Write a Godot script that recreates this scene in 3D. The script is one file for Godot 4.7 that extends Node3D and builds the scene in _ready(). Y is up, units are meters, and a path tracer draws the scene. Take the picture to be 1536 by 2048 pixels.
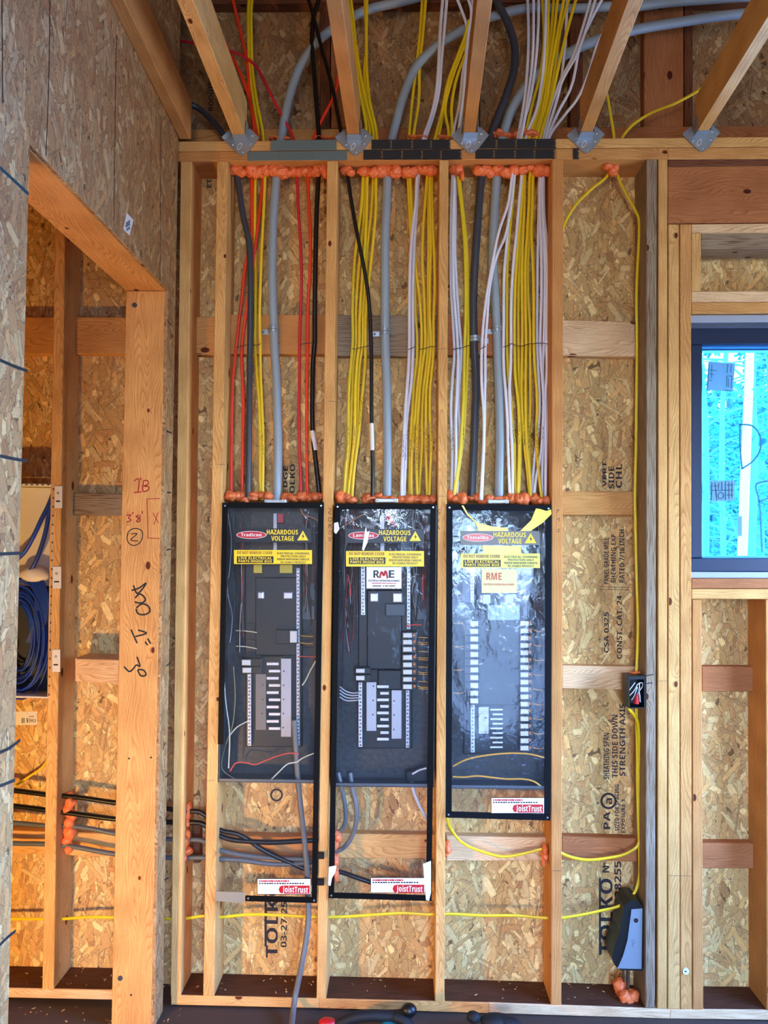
extends Node3D
# A stud wall full of cables and three open breaker panels. Metres, y up; the stud fronts lie in the plane z = 0, the camera stands at z = 2.75.
const FOCAL := 1538.0          # focal length in pixels of the 1536 x 2048 frame
var cam_at := Vector3(0, 1.70, 2.75)
var cam_basis: Basis
var XL := -0.81                # plane of the sheathing on the left wall
var mats := {}
var tex := {}
var used_labels := {}
var rng := RandomNumberGenerator.new()
const ORD := ["first", "second", "third", "fourth", "fifth", "sixth", "seventh", "eighth", "ninth", "tenth"]

func _ready() -> void:
	rng.seed = 20250327
	# ---- camera, sky, exposure, daylight, added fill ----
	cam_basis = Basis(Vector3.UP, deg_to_rad(1.38)) * Basis(Vector3.RIGHT, deg_to_rad(1.9)) * Basis(Vector3.BACK, deg_to_rad(0.5))
	var cam := Camera3D.new()
	cam.name = "camera"
	cam.transform = Transform3D(cam_basis, cam_at)
	cam.keep_aspect = Camera3D.KEEP_HEIGHT
	cam.fov = rad_to_deg(2.0 * atan(1024.0 / FOCAL))
	cam.near = 0.05
	cam.far = 200.0
	add_child(cam)
	cam.current = true
	var sky_mat := ProceduralSkyMaterial.new()
	sky_mat.sky_top_color = Color(0.34, 0.58, 0.98)
	sky_mat.sky_horizon_color = Color(0.74, 0.88, 1.0)
	sky_mat.ground_horizon_color = Color(0.70, 0.80, 0.95)
	sky_mat.ground_bottom_color = Color(0.6, 0.7, 0.85)
	sky_mat.sky_energy_multiplier = 6.5
	sky_mat.ground_energy_multiplier = 3.0
	var env := Environment.new()
	env.background_mode = Environment.BG_SKY
	env.sky = Sky.new()
	env.sky.sky_material = sky_mat
	env.tonemap_mode = Environment.TONE_MAPPER_LINEAR
	env.tonemap_exposure = 0.77
	env.sdfgi_enabled = true
	env.ssao_enabled = true
	env.ssil_enabled = true
	var we := WorldEnvironment.new()
	we.name = "environment"
	we.environment = env
	add_child(we)
	XL = P(346, 1075, 0).x
	daylight("patio_daylight", Vector3(1.03, 1.02, 5.42), Vector3(0, 0, -1), Vector2(0.98, 1.94), Color(0.36, 0.62, 1.0), 3.5)
	daylight("added_rear_fill", Vector3(-0.05, 2.55, 5.42), Vector3(0, 0, -1), Vector2(0.75, 0.84), Color(1.0, 0.89, 0.70), 4.6)  # added warm fill from behind, balances the blue patio light
	daylight("added_side_fill", Vector3(2.52, 1.6, 1.2), Vector3(-1, 0, 0), Vector2(1.4, 1.48), Color(1.0, 0.95, 0.85), 1.7)  # added fill from the side, placed clear of the window glass reflection
	make_textures()
	make_materials()
	# ---- the setting ----
	shell()
	back_wall()
	upper_wall()
	left_wall()
	rafters()
	window_right()
	outdoors()
	# ---- things, large to small ----
	panels()
	conduits_and_cables()
	putty_all()
	plates_and_hangers()
	straps_and_ties()
	left_room_things()
	right_bay_things()
	floor_things()
	lamps()

func daylight(called: String, at: Vector3, towards: Vector3, size: Vector2, color: Color, energy: float) -> void:
	var l := AreaLight3D.new()
	l.name = called
	l.area_size = size
	l.light_color = color
	l.light_energy = energy
	l.area_range = 14.0
	l.shadow_enabled = true
	l.transform = Transform3D(Basis.looking_at(towards, Vector3.UP), at)
	add_child(l)

# ------------------------------------------------------------------ pixels to places
func ray(px: float, py: float) -> Vector3:
	return cam_basis * Vector3((px - 768.0) / FOCAL, -(py - 1024.0) / FOCAL, -1.0)

func P(px: float, py: float, z := 0.0) -> Vector3:      # on the plane z
	var r := ray(px, py)
	return cam_at + r * ((z - cam_at.z) / r.z)

func PX(px: float, py: float, x: float) -> Vector3:     # on the plane x
	var r := ray(px, py)
	return cam_at + r * ((x - cam_at.x) / r.x)

func PY(px: float, py: float, y: float) -> Vector3:     # on the plane y
	var r := ray(px, py)
	return cam_at + r * ((y - cam_at.y) / r.y)

# ------------------------------------------------------------------ nodes
func numbered(called: String, parent: Node) -> String:
	var s := called
	var k := 0
	while parent.has_node(NodePath(s)):
		k += 1
		s = "%s_%03d" % [called, k]
	return s

func shifted(m: Mesh, by: Vector3) -> ArrayMesh:
	var out := ArrayMesh.new()
	for s in m.get_surface_count():
		var a := m.surface_get_arrays(s)
		var v: PackedVector3Array = a[Mesh.ARRAY_VERTEX]
		for i in v.size():
			v[i] += by
		a[Mesh.ARRAY_VERTEX] = v
		a[Mesh.ARRAY_TANGENT] = null
		out.add_surface_from_arrays(Mesh.PRIMITIVE_TRIANGLES, a)
	return out

func origin_of(n: Node) -> Vector3:
	var o := Vector3.ZERO
	while n != self:
		o += (n as Node3D).position
		n = n.get_parent()
	return o

func put(called: String, m: Mesh, mat: Material, parent: Node = self) -> MeshInstance3D:
	var o := MeshInstance3D.new()
	o.name = numbered(called, parent)
	var box := m.get_aabb()
	var base := box.position + Vector3(box.size.x * 0.5, 0, box.size.z * 0.5)
	o.mesh = shifted(m, -base)
	o.material_override = mat
	o.position = base - origin_of(parent)
	parent.add_child(o, true)
	return o

func obj(called: String, st: SurfaceTool, mat: Material, parent: Node = self) -> MeshInstance3D:
	return put(called, st.commit(), mat, parent)

func tag(o: Node, label: String, category: String, group := "") -> Node:
	if used_labels.has(label) and group == "":
		print("same label: ", label)
	used_labels[label] = true
	o.set_meta("label", label)
	o.set_meta("category", category)
	if group:
		o.set_meta("group", group)
	return o

func thing(called: String, label: String, category: String, at: Vector3, group := "") -> Node3D:
	var o := Node3D.new()
	o.name = numbered(called, self)
	add_child(o, true)
	o.position = at
	tag(o, label, category, group)
	return o

func structure(called: String, at := Vector3.ZERO, label := "", category := "") -> Node3D:
	var o := Node3D.new()
	o.name = numbered(called, self)
	add_child(o, true)
	o.position = at
	o.set_meta("kind", "structure")
	if label:
		tag(o, label, category)
	return o

# ------------------------------------------------------------------ shapes
func st_new() -> SurfaceTool:
	var st := SurfaceTool.new()
	st.begin(Mesh.PRIMITIVE_TRIANGLES)
	return st

func tri(st: SurfaceTool, a: Vector3, b: Vector3, c: Vector3, n: Vector3, ua := Vector2.ZERO, ub := Vector2.ZERO, uc := Vector2.ZERO) -> void:
	if (b - a).cross(c - a).dot(n) > 0:
		var t := b
		b = c
		c = t
		var u := ub
		ub = uc
		uc = u
	st.set_normal(n); st.set_uv(ua); st.add_vertex(a)
	st.set_normal(n); st.set_uv(ub); st.add_vertex(b)
	st.set_normal(n); st.set_uv(uc); st.add_vertex(c)

# a flat four-cornered face that looks along «out»; its UVs run in metres, v along «along»
func quad(st: SurfaceTool, a: Vector3, b: Vector3, c: Vector3, d: Vector3, out: Vector3, along := Vector3.UP, off := Vector2.ZERO) -> void:
	var n := (b - a).cross(c - a)
	if n.length_squared() < 1e-16:
		n = (c - a).cross(d - a)
	n = n.normalized()
	if n.dot(out) < 0:
		n = -n
	var v := along - n * along.dot(n)
	if v.length() < 0.15:
		v = Vector3.RIGHT - n * n.x
		if v.length() < 0.15:
			v = Vector3.UP - n * n.y
	v = v.normalized()
	var u := v.cross(n)
	var uv := []
	for p in [a, b, c, d]:
		uv.append(Vector2(u.dot(p - a), v.dot(p)) + off)
	tri(st, a, b, c, n, uv[0], uv[1], uv[2])
	tri(st, a, c, d, n, uv[0], uv[2], uv[3])

# a board whose front corners are f (tl, tr, br, bl), pushed back by «deep», front edges chamfered by bev
func board(f: Array, deep: Vector3, along: Vector3, bev := 0.0025, off := Vector2.ZERO, st: SurfaceTool = null) -> SurfaceTool:
	if st == null:
		st = st_new()
	var mid: Vector3 = (f[0] + f[1] + f[2] + f[3]) * 0.25
	var out := -deep.normalized()
	var e1: Vector3 = (f[1] - f[0]).normalized()
	var e2: Vector3 = (f[3] - f[0]).normalized()
	var ins := []
	var ring := []
	var back := []
	for k in 4:
		var p: Vector3 = f[k]
		var sx := 1.0 if (p - mid).dot(e1) < 0 else -1.0
		var sy := 1.0 if (p - mid).dot(e2) < 0 else -1.0
		ins.append(p + e1 * sx * bev + e2 * sy * bev)
		ring.append(p + deep.normalized() * bev)
		back.append(p + deep)
	quad(st, ins[0], ins[1], ins[2], ins[3], out, along, off)
	quad(st, back[0], back[1], back[2], back[3], -out, along, off)
	for k in 4:
		var j := (k + 1) % 4
		var side: Vector3 = (f[k] + f[j]) * 0.5 - mid
		if bev > 0:
			quad(st, ins[k], ins[j], ring[j], ring[k], side + out * side.length(), along, off + Vector2(0.03 * k, 0))
		quad(st, ring[k], ring[j], back[j], back[k], side, along, off + Vector2(0.06 + 0.03 * k, 0))
	return st

func px4(q: Array, z: float) -> Array:      # eight pixel numbers tl, tr, br, bl on a plane z
	return [P(q[0], q[1], z), P(q[2], q[3], z), P(q[4], q[5], z), P(q[6], q[7], z)]

func rect4(x0: float, y0: float, x1: float, y1: float, z: float) -> Array:
	return px4([x0, y0, x1, y0, x1, y1, x0, y1], z)

func box(st: SurfaceTool, lo: Vector3, hi: Vector3, along := Vector3.UP, bev := 0.0, off := Vector2.ZERO) -> SurfaceTool:
	return board([Vector3(lo.x, hi.y, hi.z), hi, Vector3(hi.x, lo.y, hi.z), Vector3(lo.x, lo.y, hi.z)], Vector3(0, 0, lo.z - hi.z), along, bev, off, st)

func path_of(s: String, zdef: Callable, dz := 0.0) -> PackedVector3Array:    # "x,y x,y,z ..." in pixels
	var out := PackedVector3Array()
	for w in s.split(" ", false):
		var n := w.split(",")
		var z: float = float(n[2]) if n.size() > 2 else zdef.call(float(n[1])) + dz
		out.append(P(float(n[0]), float(n[1]), z))
	return out

func smooth(p: PackedVector3Array, per: int) -> PackedVector3Array:
	if p.size() < 3 or per < 2:
		return p
	var out := PackedVector3Array()
	for i in p.size() - 1:
		var a := p[maxi(i - 1, 0)]
		var d := p[mini(i + 2, p.size() - 1)]
		for k in per:
			out.append(p[i].cubic_interpolate_in_time(p[i + 1], a, d, float(k) / per, p[i].distance_to(p[i + 1]), -a.distance_to(p[i]) if i > 0 else -0.05, p[i].distance_to(p[i + 1]) + (p[i + 1].distance_to(d) if i + 2 < p.size() else 0.05)))
	out.append(p[p.size() - 1])
	return out

# round or flattened tube; «thin» is the thickness over the width, the wide side looks at «face»
func tube(p: PackedVector3Array, r: float, segs := 10, thin := 1.0, face := Vector3.BACK, r_end := -1.0) -> ArrayMesh:
	var v := PackedVector3Array()
	var n := PackedVector3Array()
	var uv := PackedVector2Array()
	var ix := PackedInt32Array()
	var run := 0.0
	var nf := face
	for i in p.size():
		var t := (p[mini(i + 1, p.size() - 1)] - p[maxi(i - 1, 0)]).normalized()
		if i > 0:
			run += p[i].distance_to(p[i - 1])
		nf = (face if absf(t.dot(face)) < 0.9 else nf)
		nf = (nf - t * nf.dot(t))
		if nf.length() < 0.01:
			nf = Vector3.UP - t * t.y
		nf = nf.normalized()
		var b := t.cross(nf).normalized()
		var rr := r if r_end < 0 else lerpf(r, r_end, float(i) / (p.size() - 1))
		for k in segs:
			var a := TAU * k / segs
			v.append(p[i] + b * cos(a) * rr + nf * sin(a) * rr * thin)
			n.append((b * cos(a) * thin + nf * sin(a)).normalized())
			uv.append(Vector2(float(k) / segs * TAU * rr, run))
	for i in p.size() - 1:
		for k in segs:
			var a0 := i * segs + k
			var a1 := i * segs + (k + 1) % segs
			ix.append_array([a0, a1, a1 + segs, a0, a1 + segs, a0 + segs])
	for e in [0, p.size() - 1]:
		var c := v.size()
		var t: Vector3 = (p[1] - p[0]).normalized() * -1 if e == 0 else (p[e] - p[e - 1]).normalized()
		v.append(p[e])
		n.append(t)
		uv.append(Vector2.ZERO)
		for k in segs:
			v.append(v[e * segs + k])
			n.append(t)
			uv.append(Vector2.ZERO)
		for k in segs:
			var k2 := (k + 1) % segs
			if e == 0:
				ix.append_array([c, c + 1 + k2, c + 1 + k])
			else:
				ix.append_array([c, c + 1 + k, c + 1 + k2])
	var arr := []
	arr.resize(Mesh.ARRAY_MAX)
	arr[Mesh.ARRAY_VERTEX] = v
	arr[Mesh.ARRAY_NORMAL] = n
	arr[Mesh.ARRAY_TEX_UV] = uv
	arr[Mesh.ARRAY_INDEX] = ix
	var m := ArrayMesh.new()
	m.add_surface_from_arrays(Mesh.PRIMITIVE_TRIANGLES, arr)
	return m

func joined(list: Array) -> ArrayMesh:
	var st := st_new()
	for m in list:
		st.append_from(m, 0, Transform3D())
	return st.commit()

# a lump: a sphere pushed about by noise
func lump(c: Vector3, r: Vector3, seed_n: int, rough := 0.35, crease := 26.0, rows := 12, cols := 18) -> ArrayMesh:
	var f := FastNoiseLite.new()
	f.seed = seed_n
	f.noise_type = FastNoiseLite.TYPE_SIMPLEX
	f.frequency = 1.0
	var st := st_new()
	st.set_smooth_group(0)
	var pts := []
	for i in rows + 1:
		var row := []
		var th := PI * i / rows
		for k in cols:
			var ph := TAU * k / cols
			var d := Vector3(sin(th) * cos(ph), cos(th), sin(th) * sin(ph))
			var q := c + d * r
			var w := f.get_noise_3dv(q * crease) * 0.6 + (0.35 - absf(f.get_noise_3dv(q * crease * 2.1 + Vector3(7, 3, 1)))) * 0.7
			row.append(c + d * r * (1.0 + rough * w))
		pts.append(row)
	for i in rows:
		for k in cols:
			var k2 := (k + 1) % cols
			for p in [pts[i][k], pts[i][k2], pts[i + 1][k2], pts[i][k], pts[i + 1][k2], pts[i + 1][k]]:
				st.add_vertex(p)
	st.index()
	st.generate_normals()
	var m := st.commit()
	# turn the faces outwards if they came out inside out
	var a := m.surface_get_arrays(0)
	var vs: PackedVector3Array = a[Mesh.ARRAY_VERTEX]
	var ns: PackedVector3Array = a[Mesh.ARRAY_NORMAL]
	var s := 0.0
	for i in vs.size():
		s += (vs[i] - c).dot(ns[i])
	if s < 0:
		for i in ns.size():
			ns[i] = -ns[i]
		a[Mesh.ARRAY_NORMAL] = ns
		var id: PackedInt32Array = a[Mesh.ARRAY_INDEX]
		for i in range(0, id.size(), 3):
			var t := id[i]
			id[i] = id[i + 1]
			id[i + 1] = t
		a[Mesh.ARRAY_INDEX] = id
		var m2 := ArrayMesh.new()
		m2.add_surface_from_arrays(Mesh.PRIMITIVE_TRIANGLES, a)
		return m2
	return m

# a flat plate cut to a polygon of pixels on the plane z, «thick» deep
func plate(poly: Array, z: float, thick: float, st: SurfaceTool = null) -> SurfaceTool:
	if st == null:
		st = st_new()
	var pts := PackedVector3Array()
	for q in poly:
		pts.append(P(q.x, q.y, z))
	return slab(pts, Vector3(0, 0, -thick), st)

func slab(pts: PackedVector3Array, deep: Vector3, st: SurfaceTool) -> SurfaceTool:
	var out := -deep.normalized()
	var e1 := (Vector3.RIGHT - out * out.x)
	if e1.length() < 0.1:
		e1 = Vector3.BACK
	e1 = e1.normalized()
	var e2 := out.cross(e1)
	var flat := PackedVector2Array()
	for p in pts:
		flat.append(Vector2(e1.dot(p), e2.dot(p)))
	var ids := Geometry2D.triangulate_polygon(flat)
	for i in range(0, ids.size(), 3):
		var q := [ids[i], ids[i + 1], ids[i + 2]]
		tri(st, pts[q[0]], pts[q[1]], pts[q[2]], out, flat[q[0]], flat[q[1]], flat[q[2]])
		tri(st, pts[q[0]] + deep, pts[q[1]] + deep, pts[q[2]] + deep, -out, flat[q[0]], flat[q[1]], flat[q[2]])
	var area := 0.0
	for i in flat.size():
		var j := (i + 1) % flat.size()
		area += flat[i].x * flat[j].y - flat[j].x * flat[i].y
	for i in pts.size():
		var j := (i + 1) % pts.size()
		var d := flat[j] - flat[i]
		var n2 := Vector2(d.y, -d.x) * signf(area)
		quad(st, pts[i], pts[j], pts[j] + deep, pts[i] + deep, e1 * n2.x + e2 * n2.y)
	return st

func disc(c: Vector3, r: float, thick: float, segs := 16, st: SurfaceTool = null) -> SurfaceTool:
	if st == null:
		st = st_new()
	var pts := PackedVector3Array()
	for k in segs:
		pts.append(c + Vector3(cos(TAU * k / segs), sin(TAU * k / segs), 0) * r)
	return slab(pts, Vector3(0, 0, -thick), st)

# marker strokes: polylines of pixels "x,y x,y; x,y ..." drawn as thin ribbons on a plane (z by default, or the plane x)
func strokes(s: String, width: float, plane: float, on_x := false, lift := 0.0006) -> SurfaceTool:
	var st := st_new()
	for line in s.split(";", false):
		var p := PackedVector3Array()
		for w in line.split(" ", false):
			var n := w.split(",")
			p.append(PX(float(n[0]), float(n[1]), plane + lift) if on_x else P(float(n[0]), float(n[1]), plane + lift))
		p = smooth(p, 5)
		var out := Vector3.RIGHT if on_x else Vector3.BACK
		for i in p.size() - 1:
			var t := (p[i + 1] - p[i]).normalized()
			var b := t.cross(out).normalized() * width * 0.5
			quad(st, p[i] + b, p[i + 1] + b + t * width * 0.2, p[i + 1] - b + t * width * 0.2, p[i] - b, out)
	return st

func lettering(called: String, s: String, mat: Material, parent: Node, at: Vector3, height: float, turn := 0.0, bold := true, stretch := 1.0, width_to := 0.0, depth := 0.0006) -> MeshInstance3D:
	var t := TextMesh.new()
	var f := SystemFont.new()
	f.font_names = PackedStringArray(["Droid Sans"])
	f.font_weight = 700 if bold else 400
	t.font = f
	t.font_size = 48
	t.pixel_size = height / 35.0
	t.depth = depth
	t.curve_step = 2.5
	t.text = s
	t.horizontal_alignment = HORIZONTAL_ALIGNMENT_CENTER
	t.vertical_alignment = VERTICAL_ALIGNMENT_CENTER
	var o := MeshInstance3D.new()
	o.name = numbered(called, parent)
	o.mesh = t
	o.material_override = mat
	var sx := stretch
	if width_to > 0:
		sx = width_to / maxf(t.get_aabb().size.x, 0.0001)
	o.transform = Transform3D(Basis(Vector3.BACK, turn) * Basis.from_scale(Vector3(sx, 1, 1)), at - origin_of(parent))
	parent.add_child(o, true)
	return o

# ------------------------------------------------------------------ materials
func mat(called: String, color: Color, rough := 0.6, metal := 0.0, spec := 0.5) -> StandardMaterial3D:
	var key := "%s|%s|%s|%s" % [called, color.to_html(), rough, metal]
	if mats.has(key):
		return mats[key]
	var m := StandardMaterial3D.new()
	m.resource_name = called
	m.albedo_color = color
	m.roughness = rough
	m.metallic = metal
	m.metallic_specular = spec
	mats[key] = m
	return m

func make_textures() -> void:
	tex["fine"] = wood_texture(11, 1.0, 0.5, 2)
	tex["knotty"] = wood_texture(23, 2.6, 0.65, 6)
	tex["rough"] = wood_texture(37, 0.7, 0.9, 3, true)
	osb_texture()
	var nf := FastNoiseLite.new()
	nf.seed = 5
	nf.frequency = 0.012
	nf.fractal_octaves = 3
	nf.domain_warp_enabled = true
	nf.domain_warp_amplitude = 40.0
	var nt := NoiseTexture2D.new()
	nt.width = 512
	nt.height = 512
	nt.seamless = true
	nt.as_normal_map = true
	nt.bump_strength = 6.0
	nt.noise = nf
	tex["film"] = nt
	var g := FastNoiseLite.new()
	g.seed = 9
	g.frequency = 0.02
	g.fractal_octaves = 5
	var ramp := Gradient.new()
	ramp.colors = PackedColorArray([Color(0.55, 0.55, 0.55), Color(1, 1, 1)])
	var gt := NoiseTexture2D.new()
	gt.width = 512
	gt.height = 512
	gt.seamless = true
	gt.color_ramp = ramp
	gt.noise = g
	tex["mottle"] = gt

# grain runs along v; the tile is 0.30 m across and 1.6 m long
func wood_texture(seed_n: int, wave: float, contrast: float, knots: int, rough := false) -> ImageTexture:
	var w := 320
	var h := 1024
	var f := FastNoiseLite.new()
	f.seed = seed_n
	f.frequency = 1.0
	f.noise_type = FastNoiseLite.TYPE_SIMPLEX
	f.fractal_type = FastNoiseLite.FRACTAL_NONE
	var r := RandomNumberGenerator.new()
	r.seed = seed_n
	var ks := []
	for k in knots:
		ks.append([r.randf() * 0.30, r.randf() * 1.6, r.randf_range(0.004, 0.010)])
	var data := PackedByteArray()
	data.resize(w * h * 3)
	var at := 0
	for j in h:
		var v := 1.6 * j / h
		var ca := cos(TAU * j / h)
		var sa := sin(TAU * j / h)
		var near := []
		for k in ks:
			var dv := absf(v - k[1])
			dv = minf(dv, 1.6 - dv)
			if dv < 0.16:
				near.append([k[0], dv, k[2]])
		for i in w:
			var u := 0.30 * i / w
			var bend := f.get_noise_3d(u * 8.0, ca * 0.34, sa * 0.34) * wave + f.get_noise_3d(u * 22.0 + 40.0, ca * 0.9, sa * 0.9) * 0.2 * wave
			var ring := u * 150.0 + bend * 2.4
			var hard := 0.0
			for k in near:
				var du: float = (u - k[0]) / k[2]
				var dk: float = k[1] / (k[2] * 1.7)
				var d2 := du * du + dk * dk
				ring += 5.0 * exp(-d2 * 0.10) * signf(du) * 0.5
				if d2 < 1.4:
					hard = maxf(hard, 1.0 - d2 / 1.4)
			var fr := ring - floorf(ring)
			var late := fr * fr * fr
			if fr > 0.93:
				late *= (1.0 - fr) / 0.07
			var streak := f.get_noise_3d(u * 260.0, ca * 2.2 + 9.0, sa * 2.2)
			var fibre := f.get_noise_3d(u * 700.0, ca * 12.0 + 5.0, sa * 12.0)
			var blot := f.get_noise_3d(u * 7.0 + 3.0, ca * 1.6 + 2.0, sa * 1.6)
			var d := late * 0.55 * contrast + streak * 0.16 * contrast + fibre * 0.07 + blot * 0.10
			if rough:
				d += maxf(0.0, streak - 0.35) * 0.9
			d = clampf(d + 0.10, 0.0, 1.0)
			var cr := lerpf(1.0, 0.52, d)
			var cg := lerpf(0.98, 0.38, d)
			var cb := lerpf(0.95, 0.24, d)
			if hard > 0.0:
				var q := minf(1.0, hard * 2.2)
				cr = lerpf(cr, 0.40, q)
				cg = lerpf(cg, 0.22, q)
				cb = lerpf(cb, 0.12, q)
			data[at] = int(cr * 255.0)
			data[at + 1] = int(cg * 255.0)
			data[at + 2] = int(cb * 255.0)
			at += 3
	return ImageTexture.create_from_image(Image.create_from_data(w, h, false, Image.FORMAT_RGB8, data))

# pressed strand board: thousands of wood strands laid over one another, 1.44 m to the tile
func osb_texture() -> void:
	var n := 1024
	var r := RandomNumberGenerator.new()
	r.seed = 77
	var face := Image.create(n, n, false, Image.FORMAT_RGBA8)
	face.fill(Color(0.47, 0.36, 0.23))
	var high := Image.create(n, n, false, Image.FORMAT_RGBA8)
	high.fill(Color(0.25, 0.25, 0.25))
	var f := FastNoiseLite.new()
	f.frequency = 0.09
	var sprites := []
	for s in 84:
		var lng := r.randf_range(11.0, 40.0)
		var wid := r.randf_range(2.0, 8.5)
		if s % 7 == 0:
			wid *= 1.5
		var ang := r.randfn(0.0, 0.62)
		var side := int(ceilf(absf(sin(ang)) * lng + absf(cos(ang)) * wid)) + 2
		var tall := int(ceilf(absf(cos(ang)) * lng + absf(sin(ang)) * wid)) + 2
		var a := Image.create(side * 2 + 1, tall * 2 + 1, false, Image.FORMAT_RGBA8)
		var b := Image.create(side * 2 + 1, tall * 2 + 1, false, Image.FORMAT_RGBA8)
		var kind := r.randf()
		var base := Color(0.80, 0.66, 0.45)
		if kind < 0.20:
			base = Color(0.90, 0.80, 0.60)
		elif kind < 0.30:
			base = Color(0.70, 0.54, 0.36)
		elif kind < 0.33:
			base = Color(0.58, 0.40, 0.26)
		elif kind < 0.60:
			base = Color(0.76, 0.62, 0.43)
		var lum := r.randf_range(0.92, 1.12)
		base = Color(base.r * lum, base.g * lum, base.b * lum)
		var level := r.randf_range(0.35, 1.0)
		var ca := cos(ang)
		var sa := sin(ang)
		for y in a.get_height():
			for x in a.get_width():
				var dx := x - side
				var dy := y - tall
				var t := dx * sa + dy * ca
				var q := dx * ca - dy * sa
				var edge := wid + f.get_noise_2d(t, s * 31.0) * 2.4
				var tip := lng - absf(q) * 0.35 + f.get_noise_2d(q * 4.0, s * 17.0) * 5.0
				if absf(q) > edge or absf(t) > tip:
					continue
				var rim := minf(edge - absf(q), tip - absf(t))
				var g := 1.0 + f.get_noise_2d(q * 9.0, t * 0.5 + s * 50.0) * 0.22
				if rim < 1.1:
					g *= 0.62 if q > 0 else 0.88  # one rim darker: paints each strand's shadow into the board
				var al := clampf(rim * 1.4 + 0.25, 0.0, 1.0)
				a.set_pixel(x, y, Color(clampf(base.r * g, 0, 1), clampf(base.g * g, 0, 1), clampf(base.b * g, 0, 1), al))
				var hv := clampf(level * (0.8 + 0.2 * q / edge) - (0.2 if rim < 1.1 else 0.0), 0.0, 1.0)
				b.set_pixel(x, y, Color(hv, hv, hv, al))
		sprites.append([a, b])
	for k in 9500:
		var sp: Array = sprites[r.randi() % sprites.size()]
		var x := r.randi() % n
		var y := r.randi() % n
		var w: int = sp[0].get_width()
		var h: int = sp[0].get_height()
		for ox in ([0, -n] if x + w > n else [0]):
			for oy in ([0, -n] if y + h > n else [0]):
				face.blend_rect(sp[0], Rect2i(0, 0, w, h), Vector2i(x + ox, y + oy))
				high.blend_rect(sp[1], Rect2i(0, 0, w, h), Vector2i(x + ox, y + oy))
	face.convert(Image.FORMAT_RGB8)
	high.convert(Image.FORMAT_RGB8)
	tex["osb"] = ImageTexture.create_from_image(face)
	tex["osb_high"] = ImageTexture.create_from_image(high)

func wood(kind: String, color: Color, rough := 0.72) -> StandardMaterial3D:
	var key := "wood|%s|%s" % [kind, color.to_html()]
	if mats.has(key):
		return mats[key]
	var m := StandardMaterial3D.new()
	m.resource_name = "wood_" + kind
	m.albedo_color = color
	m.albedo_texture = tex[kind]
	m.uv1_scale = Vector3(1.0 / 0.30, 1.0 / 1.6, 1)
	m.roughness = rough
	m.metallic_specular = 0.35
	m.heightmap_enabled = true
	m.heightmap_texture = tex[kind]
	m.heightmap_scale = 0.12 if kind == "rough" else 0.05
	mats[key] = m
	return m

func osb(color: Color) -> StandardMaterial3D:
	var key := "osb|%s" % color.to_html()
	if mats.has(key):
		return mats[key]
	var m := StandardMaterial3D.new()
	m.resource_name = "strand_board"
	m.albedo_color = color
	m.albedo_texture = tex["osb"]
	m.uv1_scale = Vector3(1.0 / 1.44, 1.0 / 1.44, 1)
	m.roughness = 0.66
	m.metallic_specular = 0.4
	m.heightmap_enabled = true
	m.heightmap_texture = tex["osb_high"]
	m.heightmap_scale = 0.16
	mats[key] = m
	return m

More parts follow.
